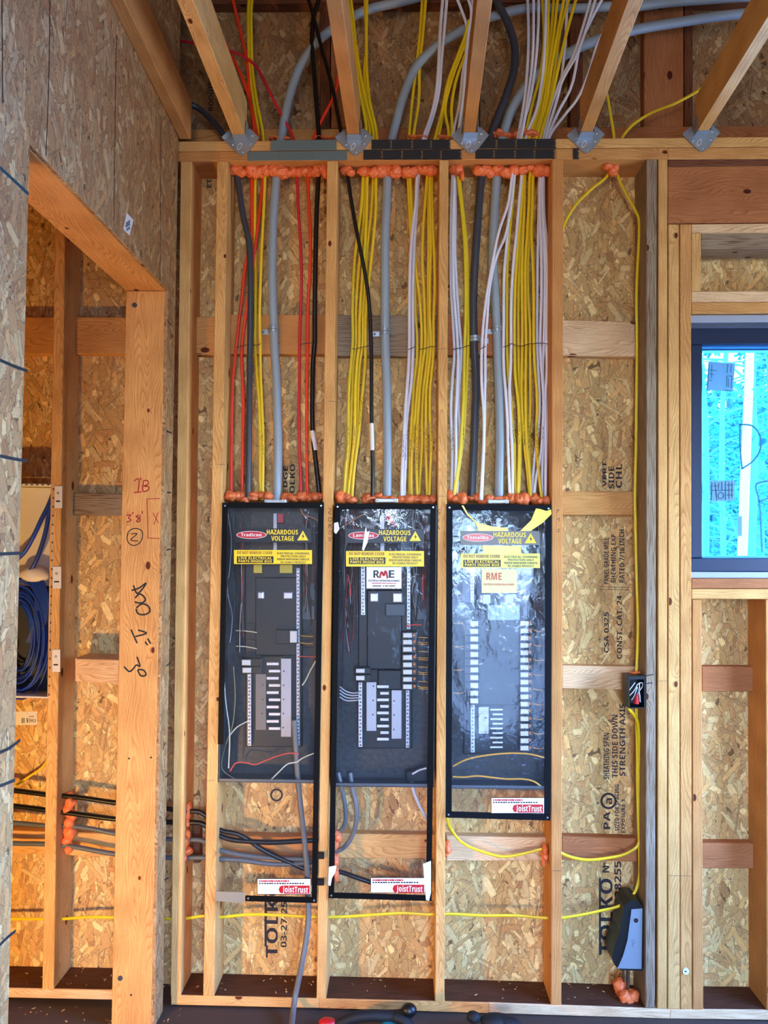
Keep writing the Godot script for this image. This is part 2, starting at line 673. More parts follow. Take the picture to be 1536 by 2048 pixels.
var M := {}
func make_materials() -> void:
	M.pine = wood("fine", Color(0.90, 0.70, 0.43))
	M.pine2 = wood("knotty", Color(0.90, 0.71, 0.44))
	M.fir = wood("fine", Color(0.83, 0.59, 0.34))
	M.fir2 = wood("knotty", Color(0.86, 0.64, 0.38))
	M.red = wood("knotty", Color(0.72, 0.47, 0.29))
	M.dark = wood("rough", Color(0.48, 0.30, 0.20))
	M.grey = wood("rough", Color(0.62, 0.55, 0.46))
	M.pale = wood("knotty", Color(0.94, 0.80, 0.62))
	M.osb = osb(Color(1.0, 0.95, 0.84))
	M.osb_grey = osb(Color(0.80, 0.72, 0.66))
	M.ink = mat("black_ink", Color(0.05, 0.05, 0.07), 0.7)
	M.stamp = mat("stamp_ink", Color(0.16, 0.14, 0.16), 0.8)
	M.red_ink = mat("red_ink", Color(0.62, 0.08, 0.06), 0.7)
	M.yellow = mat("yellow_jacket", Color(0.90, 0.76, 0.06), 0.42)
	M.white = mat("white_jacket", Color(0.86, 0.85, 0.87), 0.42)
	M.orange = mat("orange_jacket", Color(0.90, 0.22, 0.07), 0.42)
	M.pink = mat("red_jacket", Color(0.80, 0.12, 0.18), 0.42)
	M.black = mat("black_jacket", Color(0.025, 0.025, 0.03), 0.35)
	M.slate = mat("dark_grey_jacket", Color(0.22, 0.23, 0.255), 0.38)
	M.grey_pvc = mat("grey_jacket", Color(0.58, 0.63, 0.65), 0.38)
	M.putty = mat("fire_putty", Color(0.93, 0.47, 0.25), 0.45)
	M.steel = mat("galvanised_steel", Color(0.66, 0.70, 0.73), 0.32, 0.65)
	M.silver = mat("aluminium", Color(0.80, 0.80, 0.82), 0.42, 0.6)
	M.nailplate = mat("grey_green_plate", Color(0.42, 0.48, 0.47), 0.5, 0.3)
	M.darkplate = mat("dark_plate", Color(0.17, 0.17, 0.18), 0.5, 0.3)
	M.tub = mat("black_enamel", Color(0.055, 0.058, 0.062), 0.45)
	M.border = mat("black_border", Color(0.012, 0.013, 0.016), 0.55, 0.0, 0.25)
	M.plastic_black = mat("black_plastic", Color(0.03, 0.03, 0.033), 0.4)
	M.handle_white = mat("breaker_face", Color(0.75, 0.75, 0.73), 0.5)
	M.lab_yellow = mat("yellow_label", Color(0.93, 0.80, 0.05), 0.4)
	M.lab_black = mat("black_label", Color(0.04, 0.04, 0.045), 0.4)
	M.lab_white = mat("white_label", Color(0.88, 0.87, 0.84), 0.5)
	M.lab_red = mat("red_label", Color(0.72, 0.06, 0.08), 0.4)
	M.copper = mat("bare_copper", Color(0.75, 0.42, 0.2), 0.4, 0.7)
	var c := StandardMaterial3D.new()
	c.resource_name = "clear_film"
	c.transparency = BaseMaterial3D.TRANSPARENCY_ALPHA
	c.albedo_color = Color(0.5, 0.55, 0.6, 0.025)
	c.roughness = 0.06
	c.normal_enabled = true
	c.normal_texture = tex["film"]
	c.normal_scale = 0.13
	c.uv1_scale = Vector3(1.7, 1.2, 1)
	M.film = c
	var c2: StandardMaterial3D = c.duplicate()
	c2.resource_name = "taut_clear_film"
	c2.normal_scale = 0.09
	M.film_taut = c2
	var g := StandardMaterial3D.new()
	g.resource_name = "blue_film_glass"
	g.refraction_enabled = true
	g.refraction_scale = 0.04
	g.albedo_color = Color(0.60, 0.97, 1.0, 0.0)
	g.roughness = 0.0
	M.glass = g

# ================================================================== the setting
const Z_OSB := -0.140
var FLOOR := 0.0
func solid(called: String, lo: Vector3, hi: Vector3, m: Material, parent: Node, along := Vector3.UP, bev := 0.0) -> MeshInstance3D:
	return obj(called, box(null_st(), lo, hi, along, bev, Vector2(rng.randf(), rng.randf())), m, parent)

func null_st() -> SurfaceTool:
	return st_new()

func shell() -> void:
	# the rest of the two rooms, which the photo does not show: it closes them against the sky
	FLOOR = minf(P(342, 2010, 0).y, P(1340, 2038, 0).y)
	var fl := structure("floor", Vector3.ZERO, "dark dusty concrete slab under the stud wall", "floor")
	solid("slab", Vector3(-3.4, -0.2, -0.3), Vector3(2.7, FLOOR, 5.7), mat("slab", Color(0.26, 0.20, 0.15), 0.8), fl)
	var wr := structure("wall_right")
	var b: Material = M.osb_grey
	solid("sheathing_panel", Vector3(2.55, -0.04, -0.15), Vector3(2.69, 0.85, 5.6), b, wr)
	solid("sheathing_panel", Vector3(2.55, 2.35, -0.15), Vector3(2.69, 4.0, 5.6), b, wr)
	solid("sheathing_panel", Vector3(2.55, 0.85, -0.15), Vector3(2.69, 2.35, 0.45), b, wr)
	solid("sheathing_panel", Vector3(2.55, 0.85, 1.95), Vector3(2.69, 2.35, 5.6), b, wr)
	var wf := structure("wall_front")
	solid("sheathing_panel", Vector3(-3.4, -0.04, 5.45), Vector3(-0.43, 4.0, 5.6), b, wf)
	solid("sheathing_panel", Vector3(-0.43, -0.04, 5.45), Vector3(0.33, 2.12, 5.6), b, wf)
	solid("sheathing_panel", Vector3(-0.43, 2.98, 5.45), Vector3(0.33, 4.0, 5.6), b, wf)
	solid("sheathing_panel", Vector3(0.33, -0.04, 5.45), Vector3(0.53, 4.0, 5.6), b, wf)
	solid("sheathing_panel", Vector3(0.53, 2.02, 5.45), Vector3(1.53, 4.0, 5.6), b, wf)
	solid("sheathing_panel", Vector3(1.53, -0.04, 5.45), Vector3(2.69, 4.0, 5.6), b, wf)
	var ws := structure("wall_store_room")
	solid("sheathing_panel", Vector3(-3.4, -0.04, -0.3), Vector3(-3.26, 4.0, 5.6), M.osb, ws)
	solid("ceiling_board", Vector3(-3.3, 3.12, 0.02), Vector3(XL - 0.16, 3.2, 5.5), M.osb_grey, ws)

# boards of the stud wall; q holds pixel corners of the front face
func stud_board(parent: Node, called: String, q: Array, m: Material, z := 0.0, depth := 0.140, upright := true, bev := 0.0025) -> MeshInstance3D:
	var f := px4(q, z)
	var along: Vector3 = (f[0] - f[3]).normalized() if upright else (f[1] - f[0]).normalized()
	var w := 0.04 if upright else 0.15
	return obj(called, board(f, Vector3(0, 0, -depth), along, bev, Vector2(rng.randf() * (0.30 - w), rng.randf() * 1.6)), m, parent)

func up(x0: float, x1: float, y0: float, u0: float, u1: float, y1: float) -> Array:
	return [x0, y0, x1, y0, u1, y1, u0, y1]

func plate_y(x: float) -> float:      # the upper face of the bottom plate
	var marks := [[-160.0, 1974.0], [226.0, 1981.0], [342.0, 1991.0], [638.0, 1998.0], [978.0, 2006.0], [1340.0, 2019.0], [1800.0, 2024.0]]
	for k in marks.size() - 1:
		var a := P(marks[k][0], marks[k][1], 0)
		var b := P(marks[k + 1][0], marks[k + 1][1], 0)
		if x <= b.x or k == marks.size() - 2:
			return lerpf(a.y, b.y, clampf((x - a.x) / (b.x - a.x), 0, 1))
	return 0.0

func back_wall() -> void:
	var w := structure("wall_back", Vector3.ZERO, "open stud wall with strand board behind, holding the cables and panels", "wall")
	# sheathing between the studs, sheet edges at the studs
	solid("added_backing", Vector3(-3.3, 2.9, -0.26), Vector3(2.7, 3.85, -0.235), mat("barrier", Color(0.25, 0.2, 0.15), 0.9), w)  # added sheet, keeps sky from leaking through the upper seams
	solid("added_backing", Vector3(-3.3, -0.06, -0.175), Vector3(P(1382, 1000, 0).x, 3.06, -0.155), mat("barrier", Color(0.25, 0.2, 0.15), 0.9), w)  # added sheet behind the lower boards, blocks the same leaks
	var edges := [-90.0, 108.0, 371.0, 654.0, 882.0, 1113.0, 1304.0]
	for k in edges.size() - 1:
		var lo := P(edges[k], 1100, 0)
		var hi := P(edges[k + 1], 1100, 0)
		lo.y = -0.05
		hi.y = 3.12
		if k == 0:
			lo.x = -3.3
		var lift := -0.012 if k % 2 == 0 else -0.0125
		var o := obj("sheathing_panel", board([Vector3(lo.x, hi.y, Z_OSB + 0.0001 * k), Vector3(hi.x, hi.y, Z_OSB + 0.0001 * k), Vector3(hi.x, lo.y, Z_OSB + 0.0001 * k), Vector3(lo.x, lo.y, Z_OSB + 0.0001 * k)], Vector3(0, 0, lift), Vector3.UP, 0.001, Vector2(rng.randf() * 1.4, rng.randf() * 1.4)), M.osb, w)
		stamps(k, o)
	var la := P(1304, 1100, 0)
	la.y = -0.05
	var ha := P(1800, 255, Z_OSB)
	ha.y = 3.12
	var wa := P(1383, 660, Z_OSB)
	var wb := P(1383, 1158, Z_OSB)
	obj("sheathing_panel", board([Vector3(la.x, ha.y, Z_OSB), Vector3(ha.x, ha.y, Z_OSB), Vector3(ha.x, wa.y, Z_OSB), Vector3(la.x, wa.y, Z_OSB)], Vector3(0, 0, -0.012), Vector3.UP, 0.001, Vector2(0.3, 0.2)), M.osb, w)
	obj("sheathing_panel", board([Vector3(la.x, wb.y, Z_OSB), Vector3(ha.x, wb.y, Z_OSB), Vector3(ha.x, la.y, Z_OSB), Vector3(la.x, la.y, Z_OSB)], Vector3(0, 0, -0.012), Vector3.UP, 0.001, Vector2(0.9, 0.7)), M.osb, w)
	obj("sheathing_panel", board([Vector3(la.x, wa.y, Z_OSB), Vector3(wa.x, wa.y, Z_OSB), Vector3(wa.x, wb.y, Z_OSB), Vector3(la.x, wb.y, Z_OSB)], Vector3(0, 0, -0.012), Vector3.UP, 0.001), M.osb, w)
	# double top plate and double bottom plate, in lengths
	stud_board(w, "top_plate", [-160, 286, 545, 281, 545, 301, -160, 306], M.pine, 0.0, 0.14, false)
	stud_board(w, "top_plate", [545, 281, 1100, 277, 1100, 296, 545, 301], M.pine, 0.0, 0.14, false)
	stud_board(w, "top_plate", [1100, 277, 1800, 271, 1800, 291, 1100, 296], M.pine2, 0.0, 0.14, false)
	stud_board(w, "top_plate", [-160, 307, 438, 302.5, 438, 322, -160, 326], M.fir, 0.0, 0.14, false)
	stud_board(w, "top_plate", [438, 302.5, 1112, 297, 1112, 318, 438, 322], M.fir, 0.0, 0.14, false)
	stud_board(w, "top_plate", [1112, 297, 1336, 295, 1336, 318, 1112, 318], M.fir2, 0.0, 0.14, false)
	stud_board(w, "top_plate", [1336, 295, 1800, 292, 1800, 316, 1336, 318], M.fir2, 0.0, 0.14, false)
	stud_board(w, "bottom_plate", [342, 1991, 638, 1998, 638, 2017, 342, 2010], M.pine, 0.0, 0.14, false)
	stud_board(w, "bottom_plate", [638, 1998, 978, 2006, 978, 2027, 638, 2017], M.fir2, 0.0, 0.14, false)
	stud_board(w, "bottom_plate", [978, 2006, 1340, 2019, 1340, 2038, 978, 2027], M.pale, 0.0, 0.14, false)
	stud_board(w, "bottom_plate", [1340, 2019, 1800, 2024, 1800, 2044, 1340, 2038], M.pale, 0.0, 0.14, false)
	stud_board(w, "bottom_plate", [-160, 1974, 226, 1981, 226, 2000, -160, 1992], M.pale, 0.0, 0.14, false)
	# thin dark brown layer on the upper face of the bottom plate, bay by bay
	var top_brown := wood("rough", Color(0.36, 0.22, 0.14))
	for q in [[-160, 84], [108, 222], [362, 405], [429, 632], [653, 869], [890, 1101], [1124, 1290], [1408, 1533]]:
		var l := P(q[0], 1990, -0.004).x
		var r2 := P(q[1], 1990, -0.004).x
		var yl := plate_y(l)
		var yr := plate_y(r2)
		obj("plate_top_layer", board([Vector3(l, yl + 0.0015, -0.006), Vector3(r2, yr + 0.0015, -0.006), Vector3(r2, yr + 0.0002, -0.006), Vector3(l, yl + 0.0002, -0.006)], Vector3(0, 0, -0.132), Vector3.RIGHT, 0.0, Vector2(rng.randf(), rng.randf())), top_brown, w)
	# studs
	stud_board(w, "stud", up(361, 383, 322.5, 341, 361, 1991.5), M.pine)
	stud_board(w, "stud", up(434, 455, 322, 406, 428, 1993), M.pine2)
	stud_board(w, "stud", up(654, 675, 321, 633, 652, 1998.5), M.pine)
	stud_board(w, "stud", up(879, 897, 319.5, 870, 889, 2004), M.pine2)
	stud_board(w, "stud", up(1104, 1127, 318, 1102, 1123, 2011), M.fir)
	stud_board(w, "stud", up(1293, 1314, 318, 1291, 1310, 2016), M.grey)
	stud_board(w, "stud", up(1317, 1335, 318, 1315, 1334, 2018), M.pine)
	stud_board(w, "stud", up(1337, 1358, 448, 1336, 1360, 2019), M.pine2)
	stud_board(w, "stud", up(1360, 1382.5, 448, 1361, 1384, 2019.5), M.fir2)
	stud_board(w, "stud", up(1384.5, 1403, 1199, 1386, 1407, 2020), M.fir)
	stud_board(w, "stud", up(1531, 1552, 1199, 1534, 1556, 2022), M.fir)
	stud_board(w, "stud", up(112, 132, 330, 84, 107, 1979), M.pine2)
	stud_board(w, "stud", up(-100, -80, 330, -140, -120, 1979), M.pine)
	# header over the window, cripples and ledgers round the window
	stud_board(w, "header", [1335.5, 333, 1800, 328, 1800, 443, 1335.5, 447], M.red, -0.006, 0.134, false)
	stud_board(w, "header_shim", [1336, 318, 1800, 316, 1800, 328, 1336, 332.5], M.dark, -0.004, 0.136, false)
	stud_board(w, "ledger", [1383, 448, 1800, 444, 1800, 462, 1383, 465], M.pale, -0.002, 0.138, false)
	stud_board(w, "blocking", [1402, 466, 1800, 463, 1800, 495, 1402, 498], M.grey, -0.014, 0.10, false)
	stud_board(w, "cripple_stud", up(1383, 1402, 465.5, 1383, 1402, 582), M.pine2)
	stud_board(w, "ledger", [1383, 582.5, 1800, 580, 1800, 601, 1383, 604.5], M.pale, 0.0, 0.14, false)
	stud_board(w, "ledger", [1383, 605, 1800, 602, 1800, 624, 1383, 627], M.fir2, 0.0, 0.14, false)
	stud_board(w, "window_sill_plate", [1383, 1157, 1800, 1158, 1800, 1178, 1383, 1177], M.red, 0.0, 0.14, false)
	stud_board(w, "window_sill_plate", [1383, 1178, 1800, 1179, 1800, 1199, 1383, 1198], M.pine, 0.0, 0.14, false)
	# flat blocking against the sheathing
	var zb := -0.102
	for q in [[-160, 634, 440, 634, 440, 708, -160, 708, "fir2"], [386, 637, 440, 636, 440, 709, 386, 710, "fir2"], [457, 629, 662, 629, 662, 709, 457, 708, "fir"], [672, 630, 886, 630, 886, 712, 672, 712, "grey"], [893, 632, 1112, 634, 1112, 712, 893, 710, "red"],
			[1124, 640, 1276, 643, 1276, 714, 1124, 711, "pale"], [1124, 983, 1270, 983, 1270, 1030, 1124, 1030, "fir2"], [1124, 1331, 1270, 1333, 1270, 1380, 1124, 1377, "pale"], [1124, 1673, 1276, 1677, 1276, 1724, 1124, 1720, "red"],
			[893, 1672, 1095, 1675, 1095, 1722, 893, 1722, "pale"], [664, 1667, 870, 1670, 870, 1718, 664, 1716, "pine2"], [440, 1672, 640, 1673, 640, 1722, 440, 1720, "fir"], [1404, 1333, 1800, 1335, 1800, 1385, 1404, 1383, "red"], [1404, 1686, 1800, 1688, 1800, 1738, 1404, 1737, "red"],
			[140, 986, 260, 988, 260, 1032, 140, 1030, "grey"], [-160, 1655, 240, 1668, 240, 1715, -160, 1700, "pine2"]]:
		stud_board(w, "blocking", q.slice(0, 8), M[q[8]], zb + rng.randf() * 0.0008, 0.037, false)
	stud_board(w, "blocking", [150, 1317, 238, 1320, 238, 1368, 150, 1363], M.pale, -0.012, 0.128, false)
	stud_board(w, "blocking", [386, 1650, 400, 1650, 400, 1726, 386, 1726], M.dark, zb, 0.037, false)
	# pencil notes on the studs and the drawn lines on the grey stud
	obj("pencil_note", strokes("657,1016 663,1019 657,1026 664,1028;657,1037 663,1035 662,1042 656,1041 657,1036;656,1050 664,1049;660,1050 656,1056;660,1050 664,1056;657,1063 663,1062 662,1068 656,1067;662,1083 657,1080 662,1077 656,1075", 0.0016, 0.0), M.stamp, w)
	obj("pencil_note", strokes("881,1018 875,1022 880,1026 876,1030;879,1038 876,1041 879,1043;878,1053 875,1056 879,1058 876,1052", 0.0016, 0.0), M.stamp, w)
	obj("pencil_note", strokes("1113,1021 1118,1019 1113,1026;1114,1040 1118,1036 1118,1044;1114,1060 1118,1058 1117,1064 1113,1063", 0.0016, 0.0), M.stamp, w)
	obj("pencil_line", strokes("1291,1352 1300,1350 1307,1349;1291,1368 1299,1366 1305,1366", 0.0035, 0.0), M.ink, w)
	for y in [[656, 802, 672, 803], [435, 929, 450, 929], [414, 1561, 430, 1561], [1103, 1741, 1124, 1742], [1316, 1362, 1334, 1362], [1338, 1751, 1383, 1752], [876, 698, 893, 697], [876, 992, 890, 993]]:
		obj("pencil_line", strokes("%f,%f %f,%f" % y, 0.0012, 0.0), M.stamp, w)
	obj("nail_head", disc(P(1372, 1943, 0.004), 0.011, 0.004), M.lab_white, w)
	obj("nail_print", strokes("1369,1943 1373,1943", 0.004, 0.005), M.stamp, w)

# the maker's stamps on the boards
func stamps(k: int, board_: Node) -> void:
	var z := Z_OSB + 0.0016
	var up90 := PI / 2
	if k == 2:      # left bay
		stamp(board_, "TOLKO", 545, 1837, 150, 23, up90, z)
		obj("stamp_bar", plate([Vector2(529, 1790), Vector2(533.5, 1790), Vector2(533.5, 1893), Vector2(529, 1893)], z, 0.001), M.stamp, board_)
		stamp(board_, "03-27-25", 568, 1849, 88, 12, up90, z)
		stamp(board_, "EDGE", 571, 960, 56, 9, up90, z)
		stamp(board_, "OLKO", 585, 957, 58, 10, up90, z)
		obj("stamp_ring", ring_mesh(P(553, 1590, z), 0.024, 0.017), M.stamp, board_)
	elif k == 1:
		stamp(board_, "33", 418, 366, 22, 10, -up90, z)
	elif k == 5:    # right of the panels
		stamp(board_, "TOLKO", 1213, 1832, 145, 25, up90, z)
		obj("stamp_bar", plate([Vector2(1198, 1756), Vector2(1202, 1756), Vector2(1202, 1910), Vector2(1198, 1910)], z, 0.001), M.stamp, board_)
		stamp(board_, "028255", 1236, 1766, 84, 13, up90, z)
		stamp(board_, "N", 1212, 1738, 13, 13, up90, z)
		stamp(board_, "PA", 1214, 1642, 34, 13, up90, z)
		obj("stamp_ring", ring_mesh(P(1217, 1602, z), 0.030, 0.022), M.stamp, board_)
		stamp(board_, "a", 1217, 1602, 12, 15, up90, z)
		stamp(board_, "SIZED FOR SPACING", 1234, 1615, 90, 8, up90, z)
		stamp(board_, "EXPOSURE 1", 1247, 1632, 64, 7, up90, z)
		stamp(board_, "SHEATHING SPAN", 1213, 1512, 90, 11, up90, z)
		stamp(board_, "THIS SIDE DOWN", 1230, 1492, 122, 11, up90, z)
		stamp(board_, "STRENGTH AXIS", 1245, 1480, 140, 11, up90, z)
		stamp(board_, "CSA 0325", 1213, 1265, 80, 9, up90, z)
		stamp(board_, "CONST. CAT. 24", 1239, 1255, 125, 10, up90, z)
		stamp(board_, "PANEL GRADE MILL", 1213, 1122, 92, 9, up90, z)
		stamp(board_, "SHEATHING EXP", 1227, 1117, 96, 9, up90, z)
		stamp(board_, "RATED 7/16 INCH", 1244, 1112, 105, 10, up90, z)
		stamp(board_, "VERT", 1209, 948, 50, 8, up90, z)
		stamp(board_, "SIDE", 1223, 955, 44, 11, up90, z)
		stamp(board_, "CHL", 1238, 952, 48, 12, up90, z)
		obj("stamp_bar", strokes("1195,1173 1258,1175;1195,1178 1258,1180", 0.0016, z), M.stamp, board_)

func stamp(parent: Node, s: String, px: float, py: float, length: float, height: float, turn: float, z: float) -> void:
	lettering("stamp_lettering", s, M.stamp, parent, P(px, py, z - 0.0008), height / 532.0, turn, true, 1.0, length / 532.0)

func ring_mesh(c: Vector3, r1: float, r0: float, thick := 0.001, squash := 1.0) -> SurfaceTool:
	var st := st_new()
	for k in 24:
		var a := TAU * k / 24
		var b := TAU * (k + 1) / 24
		var da := Vector3(cos(a) * squash, sin(a), 0)
		var db := Vector3(cos(b) * squash, sin(b), 0)
		quad(st, c + da * r1, c + db * r1, c + db * r0, c + da * r0, Vector3.BACK)
		quad(st, c + da * r1, c + db * r1, c + db * r1 + Vector3(0, 0, -thick), c + da * r1 + Vector3(0, 0, -thick), da)
	return st

# the wall that stands behind and above the top plate
func upper_wall() -> void:
	var w := structure("wall_upper", Vector3.ZERO, "dim upper wall of strand board and studs above the top plates", "wall")
	var zo := -0.20
	var edges := [-160.0, 270.0, 665.0, 960.0, 1325.0, 1800.0]
	for k in edges.size() - 1:
		var lo := P(edges[k], 300, zo)
		var hi := P(edges[k + 1], -40, zo)
		obj("sheathing_panel", board([Vector3(lo.x, 3.78, zo), Vector3(hi.x, 3.78, zo), Vector3(hi.x, 2.9, zo), Vector3(lo.x, 2.9, zo)], Vector3(0, 0, -0.012), Vector3.UP, 0.001, Vector2(rng.randf(), rng.randf())), M.osb_grey, w)  # darker board tint stands in for the dimmer light up here
	stud_board(w, "sill_plate", [-160, 262, 700, 257, 700, 287, -160, 290], M.fir2, -0.145, 0.055, false)
	stud_board(w, "sill_plate", [700, 257, 1800, 250, 1800, 280, 700, 287], M.red, -0.145, 0.055, false)
	stud_board(w, "upper_beam", [-160, -26, 1800, -36, 1800, 2, -160, 10], M.dark, -0.150, 0.05, false)
	for q in [[254, 297], [640, 660], [662, 696], [928, 950], [1140, 1166], [1288, 1367], [1369, 1386]]:
		stud_board(w, "upper_stud", up(q[0], q[1], -20, q[0], q[1], 256), M.red if q[0] in [662, 1288] else M.dark, -0.155, 0.045)
	var z := zo + 0.001
	lettering("stamp_lettering", "BOOGIRE", M.stamp, w, P(422, 188, z), 0.018, PI / 2, true, 1.0, 0.135)

func left_wall() -> void:
	var zj := PX(328, 1000, XL).z            # far jamb of the doorway
	var zn := PX(50, 700, XL).z              # near edge of the doorway
	var head := PX(330, 575, XL).y
	var w := structure("wall_left", Vector3.ZERO, "brown strand board wall with a framed doorway at the left", "wall")
	var t := 0.011
	var x0 := XL - 0.147
	var hi := 3.74
	# strand board skin; the seams run up the sheet edges
	var zs := PX(228, 300, XL).z
	for q in [[0.02, zj - 0.001, -0.03, head + 0.001], [0.02, zs, head + 0.002, hi], [zs + 0.001, zn, head + 0.002, hi], [zn + 0.001, 2.6, -0.03, hi], [2.601, 5.44, -0.03, hi]]:
		var c := [Vector3(XL, q[3], q[1]), Vector3(XL, q[3], q[0]), Vector3(XL, q[2], q[0]), Vector3(XL, q[2], q[1])]
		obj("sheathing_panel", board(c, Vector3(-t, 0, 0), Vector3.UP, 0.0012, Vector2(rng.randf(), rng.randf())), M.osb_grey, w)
	# framing
	var xf := XL - t - 0.0005
	solid("jamb_stud", Vector3(x0, -0.03, zj - 0.038), Vector3(xf, head - 0.001, zj), M.fir2, w, Vector3.UP, 0.002)
	solid("king_stud", Vector3(x0, -0.03, zj - 0.077), Vector3(xf, hi, zj - 0.039), M.dark, w, Vector3.UP, 0.002)
	solid("near_stud", Vector3(x0, -0.03, zn + 0.001), Vector3(xf, hi, zn + 0.039), M.dark, w, Vector3.UP, 0.002)
	solid("header", Vector3(x0, head, zj - 0.038), Vector3(xf, head + 0.18, zn), M.fir2, w, Vector3.BACK, 0.002)
	solid("backing_board", Vector3(x0 - 0.012, -0.03, zn + 0.04), Vector3(x0, hi, 5.44), M.osb_grey, w)
	solid("backing_board", Vector3(x0 - 0.012, head + 0.18, 0.02), Vector3(x0, hi, zn + 0.04), M.osb_grey, w)
	solid("backing_board", Vector3(x0 - 0.012, head + 0.18, -0.2), Vector3(x0, hi, 0.02), M.osb_grey, w)
	# drawn lines, the nailing marks
	obj("marker_line", strokes("4,0 5,100 5,205;100,0 98,150 92,311;233,72 231,200 228,440;322,230 321,400 320,560", 0.0035, XL, true), mat("brown_ink", Color(0.14, 0.08, 0.06), 0.8), w)
	obj("marker_line", strokes("0,720 25,731 55,742;0,912 30,918 54,922;0,1108 22,1107 47,1106;0,1505 22,1494 40,1480;0,1890 16,1874 31,1862;0,1572 30,1560", 0.007, XL, true), M.ink, w)
	obj("marker_line", strokes("0,335 28,361 57,388", 0.008, XL, true), mat("teal_ink", Color(0.04, 0.24, 0.26), 0.7), w)
	obj("marker_line", strokes("334,640 342,650;333,862 343,866;334,985 342,985;333,1100 341,1098;332,1332 341,1326;331,1555 340,1545;330,1640 338,1630;329,1760 337,1755", 0.006, XL, true), M.ink, w)
	# writing on the jamb, which faces the room
	var zf := zj
	obj("red_writing", strokes("268,962 276,957 276,984;268,985 283,984;281,955 282,960;287,962 287,983 296,980 298,974 288,972 296,968 296,962 287,961", 0.004, zf), M.red_ink, w)
	obj("red_writing", strokes("253,1031 262,1030 257,1036 262,1040 254,1044;266,1024 265,1028;278,1030 272,1033 280,1038 279,1043 273,1043 278,1037 281,1031;285,1022 284,1027", 0.004, zf), M.red_ink, w)
	obj("red_writing", strokes("294,998 320,997;294,998 296,1076;296,1076 319,1077;306,1026 317,1046;316,1025 308,1049", 0.0026, zf), M.red_ink, w)
	obj("black_writing", strokes("254,1074 258,1062 271,1057 284,1062 285,1074 279,1086 266,1091 256,1084 254,1074;262,1068 274,1067 262,1080 276,1082", 0.0032, zf), M.ink, w)
	obj("black_writing", strokes("263,1181 278,1176 292,1166 274,1187 267,1171;270,1196 279,1188 291,1200 283,1206 270,1204;273,1216 283,1208 297,1213 300,1222 290,1229 275,1226 272,1218", 0.0055, zf), M.ink, w)
	obj("black_writing", strokes("262,1259 274,1286;276,1260 293,1266 271,1273;295,1277 301,1287;290,1283 295,1290", 0.0055, zf), M.ink, w)
	obj("black_writing", strokes("248,1333 260,1343 266,1338 274,1330 279,1333 274,1314;275,1340 283,1352 292,1350 288,1341 276,1339", 0.0055, zf), M.ink, w)
	for q in [[269, 610], [240, 1957]]:
		obj("bolt_head", disc(P(q[0], q[1], zf + 0.003), 0.0085, 0.003), M.slate, w)
	for q in [[258, 1517], [302, 1515], [262, 1990]]:
		obj("nail_head", disc(P(q[0], q[1], zf + 0.001), 0.0035, 0.001), M.ink, w)
	var s := st_new()
	var a := [Vector2(254, 426), Vector2(267, 440), Vector2(259, 471), Vector2(247, 458)]
	var pts := PackedVector3Array()
	for p in a:
		pts.append(PX(p.x, p.y, XL + 0.001))
	slab(pts, Vector3(-0.001, 0, 0), s)
	var lab := obj("paper_tag", s, M.lab_white)
	tag(lab, "small white paper tag stuck on the strand board wall above the doorway", "tag")
	obj("print", strokes("252,448 260,442;251,453 260,448;253,460 260,455", 0.007, XL + 0.0012, true), mat("tag_print", Color(0.42, 0.45, 0.52)), lab)

func rafters() -> void:
	var c := structure("ceiling", Vector3.ZERO, "open timber rafters overhead under a dark deck", "ceiling")
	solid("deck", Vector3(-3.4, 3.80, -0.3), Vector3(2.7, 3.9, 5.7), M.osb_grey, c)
	var d := Vector3(-0.021, 0.062, 1.0).normalized() * 4.9
	var h := 0.140
	for q in [[359, 382, 279, "fir", -0.004], [470, 493, 279, "pine2", -0.021], [697.5, 720, 278, "fir", -0.021], [928, 950, 274, "fir", -0.021], [1160, 1182, 273, "fir2", -0.021], [1391, 1412, 271, "pine", -0.021], [1618, 1640, 270, "fir", -0.021]]:
		var a := P(q[0], q[2], 0.012)
		var b := P(q[1], q[2], 0.012)
		b.y = a.y
		var dd := Vector3(q[4], 0.062, 1.0).normalized() * 4.9
		var st := st_new()
		var hv := Vector3(0, h, 0)
		# underside first, as the chamfered face
		board([a + dd, b + dd, b, a], hv, dd, 0.003, Vector2(rng.randf() * 0.2, rng.randf()), st)
		obj("rafter", st, M[q[3]], c)

